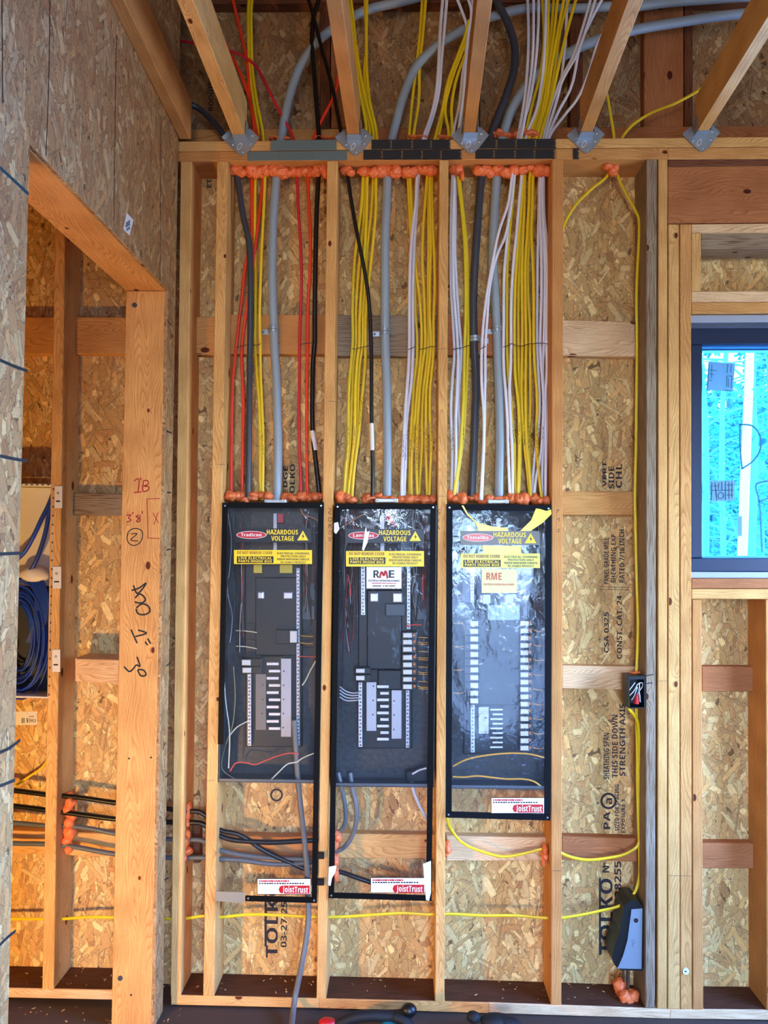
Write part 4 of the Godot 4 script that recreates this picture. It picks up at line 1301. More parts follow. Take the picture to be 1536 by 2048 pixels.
func cover(k: int, label: String, q: Array, _r: Array, bw: float) -> void:
	var z := 0.006
	var f := px4(q, z)
	if k == 2:       # it bulges out at the foot, so that it mirrors what lies lower behind the camera
		f = [P(q[0], q[1], 0.004), P(q[2], q[3], 0.004), P(q[4], q[5], 0.034), P(q[6], q[7], 0.034)]
	var tl: Vector3 = f[0]; var tr: Vector3 = f[1]; var br: Vector3 = f[2]; var bl: Vector3 = f[3]
	var t := thing("panel_cover", label, "panel cover", (bl + br) * 0.5, "clear covers screwed over the breaker panels")
	var w := bw / 560.0
	# the sheet: a gently waved grid
	var st := st_new()
	var nx := 10
	var ny := 30
	var fn := FastNoiseLite.new()
	fn.seed = 40 + k
	fn.frequency = 1.0
	var g := []
	for j in ny + 1:
		var row := []
		for i in nx + 1:
			var u := float(i) / nx
			var v := float(j) / ny
			var p := tl.lerp(tr, u).lerp(bl.lerp(br, u), v)
			var edge := minf(minf(u, 1 - u) * 6.0, minf(v, 1 - v) * 12.0)
			p.z += (fn.get_noise_2d(p.x * 5.0, p.y * 3.0) * 0.0045 + fn.get_noise_2d(p.x * 14.0 + 50.0, p.y * 5.0) * 0.0012) * minf(1.0, edge)
			row.append([p, Vector2(p.x, -p.y)])
		g.append(row)
	st.set_smooth_group(0)
	for j in ny:
		for i in nx:
			for e in [[0, 0], [0, 1], [1, 1], [0, 0], [1, 1], [1, 0]]:
				var cell: Array = g[j + e[0]][i + e[1]]
				st.set_uv(cell[1])
				st.add_vertex(cell[0])
	st.index()
	st.generate_normals()
	st.generate_tangents()
	obj("clear_sheet", st, M.film if k != 2 else M.film_taut, t)
	var zz := Vector3(0, 0, 0.0016)
	var dd := Vector3(0, 0, -0.003)
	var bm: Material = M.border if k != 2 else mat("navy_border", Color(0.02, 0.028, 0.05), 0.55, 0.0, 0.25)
	var ax := (tr - tl).normalized() * w
	var ay := (bl - tl).normalized() * w
	obj("border_strip", board([tl + zz, tr + zz, tr + ay + zz, tl + ay + zz], dd, Vector3.RIGHT, 0.0006), bm, t)
	var foot := 0.0 if k != 0 else 60.0 / 560.0
	obj("border_strip", board([bl - ay + Vector3(foot, 0, 0) + zz, br - ay + zz, br + zz, bl + Vector3(foot, 0, 0) + zz], dd, Vector3.RIGHT, 0.0006), bm, t)
	obj("border_strip", board([tr - ax + ay + zz, tr + ay + zz, br - ay + zz, br - ax - ay + zz], dd, Vector3.UP, 0.0006), bm, t)
	var stop := 1.0 if k != 0 else 0.62
	obj("border_strip", board([tl + ay + zz, tl + ax + ay + zz, tl.lerp(bl, stop) + ax - ay * stop + zz, tl.lerp(bl, stop) - ay * stop + zz], dd, Vector3.UP, 0.0006), bm, t)
	for e in [tl + ax * 0.5 + ay * 0.6, tr - ax * 0.5 + ay * 0.6, br - ax * 0.5 - ay * 0.5, bl + ax * (0.5 if k else 6.0) - ay * 0.5]:
		obj("screw", disc(e + Vector3(0, 0, 0.0035), 0.0032, 0.002, 10), M.steel, t)
	# warning labels
	var L: Array = [[469, 1057, 623, 1085, 468, 1100, 624, 1128, 514, 1757, 622, 1789], [693, 1058, 848, 1086, 692, 1102, 848, 1133, 741, 1755, 851, 1786], [921, 1062, 1079, 1090, 921, 1107, 1080, 1136, 982, 1595, 1089, 1627]][k]
	var s: float = (L[2] - L[0]) / 492.0
	var zl := 0.0105 if k < 2 else 0.0125
	var ox: float = L[0]
	var oy: float = L[1]
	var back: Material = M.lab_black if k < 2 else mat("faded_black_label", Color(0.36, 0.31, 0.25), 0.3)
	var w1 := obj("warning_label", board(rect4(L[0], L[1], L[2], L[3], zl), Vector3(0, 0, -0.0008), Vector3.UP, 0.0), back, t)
	var zt := zl + 0.0003
	var oval := st_new()
	var pts := PackedVector3Array()
	var pts2 := PackedVector3Array()
	for i in 36:
		var a := TAU * i / 36
		pts.append(P(ox + s * 108 + cos(a) * s * 96, oy + s * 41 + sin(a) * s * 25, zt))
		pts2.append(P(ox + s * 108 + cos(a) * s * 92, oy + s * 41 + sin(a) * s * 22, zt + 0.0004))
	slab(pts, Vector3(0, 0, -0.0003), oval)
	obj("oval_rim", oval, M.lab_white, w1)
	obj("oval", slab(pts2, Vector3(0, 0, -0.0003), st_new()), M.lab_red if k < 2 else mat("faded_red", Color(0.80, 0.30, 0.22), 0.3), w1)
	var px := 1.0 / 560.0
	lettering("lettering", ["Tradicon", "Laminas", "Tomaliko"][k], M.lab_white, w1, P(ox + s * 108, oy + s * 41, zt + 0.0006), s * 20 * px, 0, true, 1.0, s * 132 * px, 0.0003)
	lettering("lettering", "HAZARDOUS", M.lab_yellow, w1, P(ox + s * 305, oy + s * 24, zt + 0.0003), s * 30 * px, 0, true, 1.0, s * 200 * px, 0.0004)
	lettering("lettering", "VOLTAGE", M.lab_yellow, w1, P(ox + s * 308, oy + s * 64, zt + 0.0003), s * 30 * px, 0, true, 1.0, s * 145 * px, 0.0004)
	obj("warning_triangle", plate([Vector2(ox + s * 437, oy + s * 13), Vector2(ox + s * 472, oy + s * 76), Vector2(ox + s * 400, oy + s * 76)], zt, 0.0003), M.lab_yellow, w1)
	obj("bolt_symbol", plate([Vector2(ox + s * 441, oy + s * 30), Vector2(ox + s * 430, oy + s * 52), Vector2(ox + s * 438, oy + s * 52), Vector2(ox + s * 434, oy + s * 70), Vector2(ox + s * 447, oy + s * 46), Vector2(ox + s * 439, oy + s * 46)], zt + 0.0004, 0.0003), M.lab_black, w1)
	ox = L[4]
	oy = L[5]
	s = (L[6] - L[4]) / 498.0
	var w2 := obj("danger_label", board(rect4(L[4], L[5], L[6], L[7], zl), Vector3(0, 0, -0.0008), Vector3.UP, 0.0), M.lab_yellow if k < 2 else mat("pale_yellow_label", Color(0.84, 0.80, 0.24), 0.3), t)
	var rust := mat("rust_print", Color(0.45, 0.16, 0.03), 0.5)
	lettering("lettering", "DO NOT REMOVE COVER", rust, w2, P(ox + s * 132, oy + s * 18, zt), s * 19 * px, 0, true, 1.0, s * 226 * px, 0.0004)
	var bl2 := obj("black_block", board(rect4(ox + s * 18, oy + s * 40, ox + s * 252, oy + s * 84, zt), Vector3(0, 0, -0.0003), Vector3.UP, 0.0), M.lab_black, w2)
	lettering("lettering", "LIVE ELECTRICAL", M.lab_yellow, w2, P(ox + s * 135, oy + s * 52, zt + 0.0004), s * 16 * px, 0, true, 1.0, s * 215 * px, 0.0004)
	lettering("lettering", "PARTS INSIDE BOX", M.lab_yellow, w2, P(ox + s * 135, oy + s * 72, zt + 0.0004), s * 15 * px, 0, true, 1.0, s * 215 * px, 0.0004)
	var lines := ["ELECTRICAL COVERING", "PROTECTION ONLY", "REMOVE WHEN WORK COMPLETE", "RE-USABLE PRODUCT"]
	for i in 4:
		lettering("lettering", lines[i], M.lab_black, w2, P(ox + s * 378, oy + s * (22 + 19 * i), zt), s * 13 * px, 0, true, 1.0, s * (205 if i % 2 == 0 else 160) * px, 0.0004)
	# foot label
	ox = L[8]
	oy = L[9]
	s = (L[10] - L[8]) / 320.0
	var w3 := obj("maker_label", board(rect4(L[8], L[9], L[10], L[11], zl + (0.025 if k == 2 else 0.0)), Vector3(0, 0, -0.0008), Vector3.UP, 0.0), M.lab_black, t)
	var z3 := zl + (0.025 if k == 2 else 0.0) + 0.0004
	obj("label_face", board(rect4(L[8] + 1, L[9] + 1, L[10] - 1, L[11] - 1, z3), Vector3(0, 0, -0.0003), Vector3.UP, 0.0), M.lab_white, w3)
	var pill := PackedVector3Array()
	for v in [[135, 48], [150, 42], [312, 42], [312, 90], [150, 90], [136, 84], [128, 66]]:
		pill.append(P(ox + s * v[0], oy + s * v[1], z3 + 0.0004))
	obj("red_pill", slab(pill, Vector3(0, 0, -0.0003), st_new()), M.lab_red, w3)
	lettering("lettering", "JoistTrust", M.lab_white, w3, P(ox + s * 228, oy + s * 67, z3 + 0.0008), s * 34 * px, 0, true, 1.0, s * 150 * px, 0.0003)
	var rowa := ""
	var rowb := ""
	for i in 18:
		rowa += "%f,%f %f,%f;" % [ox + s * (12 + i * 10), oy + s * 15, ox + s * (12 + i * 10 + 5 + i % 4), oy + s * 15.5]
		rowb += "%f,%f %f,%f;" % [ox + s * (12 + i * 15), oy + s * 29, ox + s * (12 + i * 15 + 8 + i % 5), oy + s * 29.5]
	obj("fine_print", strokes(rowa, s * 9 * px, z3), M.lab_red, w3)
	obj("fine_print", strokes(rowb, s * 7 * px, z3), M.ink, w3)
	if k == 0:
		obj("silver_tape", board(px4([432, 1783, 490, 1785, 488, 1806, 430, 1802], z + 0.003), Vector3(0, 0, -0.001), Vector3.RIGHT, 0.0), mat("silver_tape", Color(0.60, 0.58, 0.52), 0.4, 0.4), t)
		for y in [1706, 1759]:
			obj("clip", board(rect4(634, y, 648, y + 13, 0.016), Vector3(0, 0, -0.012), Vector3.UP, 0.003), M.plastic_black, t)
	if k == 1:
		var card := obj("business_card", board(rect4(733, 1134, 803, 1177, zl), Vector3(0, 0, -0.0006), Vector3.UP, 0.0), M.lab_white, t)
		lettering("lettering", "R", M.lab_black, card, P(752, 1148.5, zl + 0.0004), 15 * px, 0, true, 1.1, 0.0, 0.0004)
		obj("zigzag", strokes("759.5,1156 763.5,1144 767.5,1151 771,1142 775,1156", 0.0066, zl + 0.0002), M.lab_red, card)
		lettering("lettering", "E", mat("slate_print", Color(0.18, 0.2, 0.26)), card, P(783, 1148.5, zl + 0.0004), 15 * px, 0, true, 1.35, 0.0, 0.0004)
		lettering("lettering", "ELECTRICAL CONTRACTING & SERVICE", M.ink, card, P(768, 1161.5, zl + 0.0003), 3.4 * px, 0, true, 1.0, 62 * px, 0.0003)
		lettering("lettering", "Residential and Commercial", M.lab_red, card, P(768, 1166.5, zl + 0.0003), 3 * px, 0, true, 1.0, 48 * px, 0.0003)
		obj("fine_print", strokes("745,1172 762,1172;766,1172 768,1172;770,1172 776,1172;778,1172 790,1172", 0.003, zl + 0.0001), M.ink, card)
		var tape := mat("white_tape", Color(0.86, 0.84, 0.80), 0.6)
		var tl2 := []
		for v in [[658, 1734], [673, 1731], [671, 1745], [664, 1756], [661, 1772], [656, 1770]]:
			tl2.append(Vector2(v[0], v[1]))
		obj("white_tape", plate(tl2, 0.012, 0.003), tape, t)
		obj("white_tape", plate([Vector2(846, 1728), Vector2(862, 1722), Vector2(862, 1785), Vector2(858, 1802), Vector2(852, 1800)], 0.012, 0.003), tape, t)
		obj("white_tab", plate([Vector2(668, 1046), Vector2(676, 1044), Vector2(679, 1058), Vector2(672, 1068), Vector2(668, 1064)], 0.012, 0.003), tape, t)
		obj("torn_glare_flap", plate([Vector2(731, 1056), Vector2(733, 1054), Vector2(733, 1064), Vector2(739, 1062), Vector2(735, 1085), Vector2(727, 1102), Vector2(724, 1099)], 0.016, 0.0008), mat("torn_film_glare", Color(0.9, 0.88, 0.80), 0.3), t)  # torn sliver of film, with glare put into its white colour
	if k == 2:
		var ypatch := mat("bright_yellow_patch", Color(0.95, 0.90, 0.08), 0.25)
		for poly in [[[923, 1011], [927, 1011], [935, 1026], [952, 1044], [985, 1053], [1016, 1056], [1016, 1063], [957, 1063], [951, 1045], [935, 1031]], [[1072, 1017], [1080, 1018], [1093, 1022], [1102, 1019], [1103, 1028], [1085, 1046], [1059, 1063], [1039, 1063], [1062, 1041]], [[964, 1091], [1042, 1092], [1042, 1108], [967, 1107]]]:
			var v2 := []
			for v in poly:
				v2.append(Vector2(v[0], v[1]))
			obj("yellow_patch", plate(v2, 0.0116, 0.0006), ypatch, t)  # thin flat yellow shapes on the right cover
		var card := obj("business_card", board(rect4(963, 1138, 1034, 1186, 0.0185), Vector3(0, 0, -0.0006), Vector3.UP, 0.0), mat("cream_card", Color(0.84, 0.78, 0.55), 0.4), t)
		lettering("lettering", "RME", mat("faint_red", Color(0.75, 0.40, 0.25)), card, P(988, 1153, 0.0189), 14 * px, 0, true, 1.0, 30 * px, 0.0003)
		lettering("lettering", "ELECTRICAL CONTRACTING & SERVICE", mat("faint_red", Color(0.75, 0.40, 0.25)), card, P(998, 1169, 0.0189), 3.6 * px, 0, true, 1.0, 60 * px, 0.0003)
		for x in [966, 1012]:
			obj("square_sticker", board(rect4(x, 1189, x + 15, 1207, 0.0185), Vector3(0, 0, -0.0006), Vector3.UP, 0.0), mat("dull_sticker", Color(0.74, 0.78, 0.80)), t)

# ================================================================== cables
func zdef(y: float) -> float:
	if y < 300:
		return -0.070
	if y < 690:
		return lerpf(-0.070, -0.088, clampf((y - 350) / 300.0, 0, 1))
	return lerpf(-0.088, -0.050, clampf((y - 720) / 270.0, 0, 1))

# flat or round cable with hand-written marks on its jacket between the rows m0 and m1
func cable(label: String, m: Material, r: float, path: String, dz := 0.0, thin := 0.62, group := "", m0 := 0.0, m1 := 0.0, called := "cable") -> MeshInstance3D:
	var p := smooth(path_of(path, zdef, dz), 5)
	var o := put(called, tube(p, r, 10 if r < 0.01 else 16, thin, Vector3.BACK), m)
	tag(o, label, "cable", group)
	if m1 > m0:
		var rr := RandomNumberGenerator.new()
		rr.seed = hash(label)
		var st := st_new()
		for i in p.size() - 1:
			var n := 6
			for k in n:
				var q := p[i].lerp(p[i + 1], float(k) / n)
				var py := pixel(q).y
				if py < m0 or py > m1 or rr.randf() < 0.35:
					continue
				var t := (p[i + 1] - p[i]).normalized()
				var b := t.cross(Vector3.BACK).normalized()
				var e := q + Vector3(0, 0, r * thin + 0.0003) + b * rr.randf_range(-0.35, 0.35) * r
				var turn := rr.randf_range(-1.2, 1.2)
				var d1 := (t * cos(turn) + b * sin(turn)) * rr.randf_range(0.0012, 0.0032)
				var d2 := (b * cos(turn) - t * sin(turn)) * 0.0007
				quad(st, e + d1 + d2, e - d1 + d2, e - d1 - d2, e + d1 - d2, Vector3.BACK)
		obj("marker_writing", st, M.ink, o)
	return o

func pixel(p: Vector3) -> Vector2:
	var q := cam_basis.inverse() * (p - cam_at)
	return Vector2(768.0 + FOCAL * q.x / -q.z, 1024.0 - FOCAL * q.y / -q.z)

func conduits_and_cables() -> void:
	var G: Material = M.grey_pvc
	var r := 0.0165
	var gb := "thick grey service cables"
	cable("thick grey cable running down the middle of the left bay, bending off under the rafters", G, r, "870,-14,-0.12 800,4,-0.12 735,20,-0.11 690,42,-0.10 657,64,-0.09 627,92 600,133 582,183 570,233 563,275 556,320 553,352 549,400 546,450 544.5,505 544.5,564 546.5,622 548,656 549.5,708 553,757 555,835 556,894 555,960 554,1000", 0.0, 1.0, gb)
	cable("thick grey cable running down the middle of the centre bay beside the black cable", G, r, "1340,-2,-0.12 1230,12,-0.12 1150,17,-0.12 1050,17,-0.12 985,33,-0.11 935,55,-0.10 900,75,-0.09 867,97 833,133 810,183 795,233 785,273 778,320 775,352 773,408 770,486 770,564 770,642 771,708 773,757 774,835 775,913 774.5,965 774,1000", 0.0, 1.0, gb)
	cable("thick grey cable in the middle of the right bay, crossed by two thin white cables", G, 0.0175, "1500,26,-0.10 1430,34,-0.10 1350,46,-0.10 1270,60,-0.10 1190,82,-0.10 1130,110,-0.10 1085,142,-0.09 1045,184 1020,227 1007,270 997,320 994,352 990,408 987,466 986,525 991,603 995,681 996,718 998,767 1000,835 1000.5,894 999,952 998,1000", -0.008, 1.0, gb)
	cable("upper thick grey cable crossing high under the deck at the top right", G, 0.018, "1240,18,-0.11 1320,6,-0.11 1420,-2,-0.11 1560,-12,-0.11", 0.0, 1.0, gb)
	cable("thick dark slate cable hanging in the left half of the right bay", M.slate, 0.0145, "985,-20 995,5 1017,50 1029,92 1029,133 1016,180 998,227 984,263 969,320 963,353 958,408 954,466 950,525 947,603 949,700 950,718 952,777 950,835 948,894 945,952 943,1000", 0.0, 1.0, "dark grey cables")
	cable("medium dark grey cable slanting down the left side of the left bay", M.slate, 0.0112, "330,196,0.0 355,203,-0.03 393,214 424,241 449,272 468,320 474,352 487,435 497,478 500.5,535 501,622 500,690 499.5,718 499,777 498,855 497,933 496,1000", 0.012, 1.0, "dark grey cables")
	# left bay
	var go := "orange and red cables in the left bay"
	var gy := "yellow cables in the left bay"
	cable("bright orange cable at the far left edge of the left bay", M.orange, 0.006, "464,-8 472,27 483,73 493,117 500,200 508,258 506,320 504,355 503.5,427 502,476 489,544 485,583 477,652 471,708 466,757 464,835 463,913 462.5,1000", -0.004, 0.62, go, 850, 892)
	cable("orange cable passing behind the dark grey cable, next in from the far left one", M.orange, 0.006, "430,40 455,95 475,135 497,190 508,240 517,280 523,330 525,353 521,408 514,466 509,505 504,544 493,622 487,661 483,708 485,757 487,806 486,855 485,933 484,1000", -0.004, 0.62, go, 858, 885)
	cable("yellow cable left of its twin in the left bay", M.yellow, 0.0056, "499,-8 498,0 497,83 500,150 507,200 517,277 512,330 511,355 510,427 509.5,476 511,525 511,622 511,708 515,767 518.6,816 520,894 520,1000", -0.006, 0.62, gy, 855, 900)
	cable("yellow cable right of its twin, beside the thick grey cable in the left bay", M.yellow, 0.0056, "505,-8 504,0 503,83 506,150 513,200 527,275 530,330 530,351 527,427 523,505 521,564 519.5,642 520.5,679 521,738 523,796 525.6,855 526,913 525,1000", 0.006, 0.62, gy, 868, 920)
	cable("crimson red cable right of the thick grey cable, thinnest of the reds", M.pink, 0.0054, "270,74 288,76 330,79 390,86 450,98 510,130 530,165 547,200 567,237 587,278 592,330 594,356 596,408 601,486 603,544 602,603 599.5,669 599,738 598,816 599,894 601,950 602,1000", 0.010, 0.8, go)
	cable("orange red cable between the crimson cable and the black one in the left bay", M.orange, 0.0058, "700,82 690,105 678,147 667,193 647,233 628,275 618,330 616,355 618,408 621,486 620,544 616,603 615.5,669 614,738 613.5,816 613.5,894 614,950 615,1000", 0.010, 0.62, go, 872, 905)
	var kb := cable("black cable at the left bay's right edge, white tape band near its foot", M.black, 0.0088, "640,-10 636,5 627,37 624,83 630,167 637,263 638,320 637,349 634,408 631.5,486 630.5,544 629.5,622 629,690 626.6,718 625,777 624.6,835 626,874 631.5,923 637,972 639,1000", 0.010, 1.0, "black cables with white tape bands")
	tape_band(kb, "624.6,862 628,885 630.5,901", 0.0096, 0.010)
	# middle bay
	var kc := cable("black cable slanting across the yellow ones in the middle bay, white tape near its foot", M.black, 0.0070, "614,-10 619,5 630,43 640,83 663,167 682,263 692,320 695.7,352 700.5,388 707,427 718,486 728,535 735.7,583 740.6,642 742.5,697 743,777 743,835 744.5,900 745.5,952 744.5,1000", 0.016, 1.0, "black cables with white tape bands")
	tape_band(kc, "743,847 744,875 744.6,901", 0.0078, 0.016)
	var g2 := "yellow cables in the middle bay"
	var L := "yellow cable, %s from the left in the bundle left of the centre thick grey cable"
	cable(L % "first", M.yellow, 0.0056, "694,-8 700,27 710,110 720,187 733,263 727,330 726,355 723,408 717,456 709,525 705,603 704.5,697 702.5,718 697.6,777 696.6,835 695.7,884 691.8,933 687,1000", 0.0, 0.62, g2, 852, 920)
	cable(L % "second", M.yellow, 0.0056, "701,-8 708,50 715,127 728,200 740,267 731,330 730,355 728,427 723,486 717,544 712,622 711,697 708,718 704.5,777 702.5,835 700.5,884 695.7,933 690,1000", -0.006, 0.62, g2)
	cable(L % "third", M.yellow, 0.0056, "712,90 723,160 733,207 747,273 737,330 734.7,355 733.7,408 730,486 724,564 719,642 717.7,697 715,718 711,777 710,835 707,894 701.5,943 694.7,1000", 0.002, 0.62, g2, 850, 895)
	cable(L % "fourth", M.yellow, 0.0056, "730,-8 732,60 732,100 729,150 737,213 751,275 747,330 746.4,355 742.5,427 735.7,486 731.8,544 726,622 724,697 721,718 717,777 715,835 711,894 704,943 697,1000", -0.005, 0.62, g2)
	cable(L % "fifth", M.yellow, 0.0056, "734,-8 733,83 734,143 739,200 754,275 753,330 752,355 751,427 746,486 738.6,554 732,622 731,697 731,718 727,767 723,806 719,855 716,884 709,933 703.5,1000", 0.004, 0.62, g2, 795, 850)
	var gw := "white cables in the middle bay"
	cable("white cable right of the centre thick grey cable, left one of the pair", M.white, 0.0060, "886,-8 880,67 877,133 872,187 862,233 847,275 838,330 835,349 831.5,408 825.5,456 820.6,525 819,603 818.7,697 817.7,728 814,777 810,835 807,894 804,952 803,1000", 0.010, 0.62, gw, 870, 915)
	cable("white cable right of the centre thick grey cable, right one of the pair", M.white, 0.0060, "894,-8 888,67 883,117 877,187 866,233 852,275 842,330 838,349 834,408 830,466 826.5,544 825.6,622 826,697 825.5,718 822.6,767 816,816 812,855 811,913 809,962 807.6,1000", 0.004, 0.62, gw, 855, 920)
	var Rr := "yellow cable, %s from the left in the bundle right of the paired white cables"
	cable(Rr % "first", M.yellow, 0.0056, "845,-8 840,67 833,133 825,200 818,277 816,330 816,354 818.7,408 822,476 828.5,544 831,622 834.5,697 834,718 829,757 824,835 821,884 820,933 819,1000", -0.006, 0.62, g2, 880, 915)
	cable(Rr % "second", M.yellow, 0.0056, "852,-8 846,67 839,140 838,200 826,277 821,330 820.6,354 823,408 826,476 833,544 840,603 843,697 841,722 836,767 830,835 826.5,874 823,933 822.5,1000", 0.0, 0.62, g2, 850, 900)
	cable(Rr % "third", M.yellow, 0.0056, "938,40 930,72 917,107 897,160 883,227 870,277 857,330 855,351 850,408 846,466 845,525 848,583 850,642 850,697 847,718 840,777 836,835 833.5,894 833.5,943 835,1000", 0.006, 0.62, g2, 850, 940)
	cable(Rr % "fourth", M.yellow, 0.0056, "940,50 928,83 907,150 890,207 876,277 860,330 857.8,351 856.8,408 857.5,466 856.8,525 855.8,603 856,697 854,718 847,777 844,835 844,894 841,943 837.5,1000", -0.004, 0.62, g2)
	cable(Rr % "fifth", M.yellow, 0.0056, "938,70 927,97 903,160 890,220 897,275 863,330 860.7,351 860.7,427 861.5,505 859.5,564 859,622 861.5,697 859.5,718 853,777 852,835 852,894 853,943 855,1000", 0.003, 0.62, g2, 855, 905)
	cable(Rr % "sixth", M.yellow, 0.0056, "938,85 930,110 912,160 903,213 902,275 866,330 863.6,351 864.6,427 869,525 869.5,583 867,642 867,697 866,718 860.5,777 860,835 862.7,884 860.7,943 858,1000", 0.0, 0.62, g2, 845, 905)
	# right bay
	var g3 := "yellow cables in the right bay"
	var h3 := "white cables in the right bay"
	var A := "white cable, %s from the left at the left edge of the right bay"
	cable(A % "first", M.white, 0.0054, "912,-8 923,20 933,50 932,100 925,150 918,213 907,265 905,330 905,353 903,408 901.5,505 902.5,583 907,662 909,708 905,757 902,816 904,874 905,913 902,1000", 0.0, 0.62, h3, 855, 900)
	cable(A % "second", M.white, 0.0054, "934,-8 942,17 937,67 931,130 927,183 917,260 909,330 908.5,353 907,408 905.5,505 907.5,583 913.5,662 916,708 914,777 911.4,835 912,894 911,952 908,1000", 0.006, 0.62, h3)
	cable(A % "third", M.white, 0.0054, "944,-8 946,30 941,90 935,150 929,190 921,260 912,330 911,353 911,408 910,505 912.5,564 918,642 922.5,700 922,718 918,777 917,816 919.5,855 916,933 913,1000", -0.004, 0.62, h3)
	cable("left one of the two yellow cables beside the dark slate cable in the right bay", M.yellow, 0.0058, "950,-8 948,80 940,170 928,265 917,330 916,349 922,408 927.6,466 930.5,525 931.5,603 929,700 928,750 927,796 923.5,855 918.5,913 911,962 907,1000", 0.006, 0.62, g3)
	cable("right one of the two yellow cables beside the dark slate cable in the right bay", M.yellow, 0.0058, "956,-8 954,80 946,170 934,265 920,330 919,349 924,408 930.6,466 934.5,525 936,603 936,700 935.4,718 931.5,796 928,855 921.5,913 914,962 909,1000", 0.0, 0.62, g3, 855, 880)
	cable("thin white cable crossing in front of the right bay's thick grey cable, left one", M.white, 0.0050, "1067,-8 1067,50 1065,117 1055,200 1045,263 1028,330 1024,353 1016,408 998,462 985,525 971.6,603 963.5,697 962.8,738 963.7,777 966.7,816 967.6,874 964.7,933 961,1000", 0.026, 0.62, h3)
	cable("thin white cable crossing in front of the right bay's thick grey cable, right one", M.white, 0.0050, "1077,-8 1077,33 1072,117 1060,200 1042,263 1032,330 1029,353 1021,420 1009,476 996,505 981,564 974,642 970.6,697 970.6,738 969.6,796 969,850 968,890 965.7,945 963.5,1000", 0.022, 0.62, h3, 850, 925)
	cable("white cable just right of the right bay's thick grey cable", M.white, 0.0054, "1055,-8 1057,67 1055,133 1048,207 1038,263 1029,330 1027,353 1018,427 1013.5,486 1008.7,544 1007.5,640 1007.7,738 1010.6,777 1014.5,835 1016,894 1018,952 1020,1000", 0.010, 0.62, h3)
	cable("white cable between the first and second yellow cables of the right bay's big bundle", M.white, 0.0056, "1092,-8 1090,80 1083,167 1073,220 1055,265 1045,330 1043,353 1038,408 1033,466 1027,525 1022.5,603 1022,700 1021,740 1019,780 1021,835 1024,894 1025,1000", 0.010, 0.62, h3)
	var Y := "yellow cable, %s from the left in the big bundle of the right bay"
	cable(Y % "first", M.yellow, 0.0056, "1084,-8 1088,83 1080,150 1067,200 1052,260 1031,330 1029,355 1026,398 1022,437 1017.5,486 1014.5,544 1014,622 1014.5,708 1016,748 1021,796 1025,855 1029,894 1030,952 1033,1000", 0.0, 0.62, g3, 840, 885)
	cable(Y % "second", M.yellow, 0.0056, "1097,-8 1095,83 1090,150 1077,217 1062,263 1047,330 1046.7,353 1043,408 1038,466 1033,525 1029.5,603 1029.5,708 1031,757 1035.5,796 1038,835 1038.4,894 1037,952 1035,1000", 0.006, 0.62, g3, 845, 890)
	cable(Y % "third", M.yellow, 0.0056, "1108,-8 1102,67 1093,140 1082,207 1067,264 1049,330 1047.5,369 1045,427 1041,486 1037.6,564 1036.5,642 1037,708 1037.5,747 1041,796 1042,835 1041,894 1039,952 1036.5,1000", -0.006, 0.62, g3)
	cable(Y % "fourth", M.yellow, 0.0056, "1116,-8 1108,67 1097,140 1087,210 1071,266 1051,330 1049.5,355 1048,427 1045.5,486 1044,564 1044.8,642 1044.5,708 1043.5,757 1044,816 1047.5,865 1050,900 1055,943 1060,1000", 0.0, 0.62, g3, 845, 890)
	cable(Y % "fifth", M.yellow, 0.0056, "1129,-8 1115,67 1102,140 1092,207 1075,267 1062,330 1060,349 1058,408 1054.6,466 1051,525 1051,603 1052.3,697 1051.5,757 1051.5,816 1052.5,865 1054.5,904 1058.5,943 1062,1000", 0.005, 0.62, g3)
	cable(Y % "sixth", M.yellow, 0.0056, "1140,-8 1123,50 1110,133 1097,207 1079,267 1065,330 1063,349 1061,408 1058.5,476 1055.5,544 1057,603 1060,662 1059.8,708 1060.4,757 1060.5,816 1058.5,865 1058,900 1060,943 1064,1000", -0.004, 0.62, g3, 845, 900)
	cable(Y % "seventh", M.yellow, 0.0058, "1154,-8 1133,67 1117,133 1102,200 1083,267 1068,330 1066.5,349 1065,408 1063,466 1066,525 1067.5,603 1068,697 1070,738 1073.5,777 1074.5,816 1073,855 1074,894 1077,940 1084,1000", 0.006, 0.62, g3, 845, 920)
	var K := "white cable, %s from the left at the right edge of the right bay"
	cable(K % "first", M.white, 0.0052, "1183,-8 1167,50 1147,110 1120,163 1102,213 1088,270 1081,330 1079,354 1077.5,427 1075.5,505 1074.5,583 1075,708 1077,750 1079,796 1077,855 1072,894 1066,952 1063,1000", -0.004, 0.62, h3, 848, 880)
	cable(K % "second", M.white, 0.0052, "1193,-8 1177,43 1153,110 1123,165 1110,213 1093,270 1083,330 1081,354 1080.5,447 1082.5,505 1083,583 1081,708 1084,750 1087,796 1085.5,855 1081,913 1073,952 1067,1000", 0.006, 0.62, h3, 848, 880)
	cable(K % "third", M.white, 0.0052, "1208,-8 1190,25 1163,83 1140,180 1117,223 1097,272 1085,330 1083.5,354 1084.5,447 1089,525 1089,603 1087,700 1085.5,738 1087,786 1090,816 1088.5,855 1085,913 1084,1000", 0.0, 0.62, h3, 848, 880)
	cable(K % "fourth", M.white, 0.0052, "1234,-4 1218,45 1197,83 1177,147 1153,200 1127,233 1100,272 1088,330 1085.5,354 1087,447 1092.6,505 1093.6,603 1093,700 1093.6,738 1090.5,796 1091,850 1091.5,894 1090.7,1000", 0.004, 0.62, h3)
	cable(K % "fifth", M.white, 0.0052, "1134,-8 1133,40 1131,80 1126,130 1120,175 1108,220 1091,270 1088.5,330 1087.5,354 1089,437 1096.6,505 1101,564 1101.4,640 1101.4,708 1100,738 1095.5,816 1093.5,874 1092,933 1090,1000", -0.006, 0.62, h3)
	# right-hand narrow bay
	var g4 := "yellow cables in the narrow bay at the right"
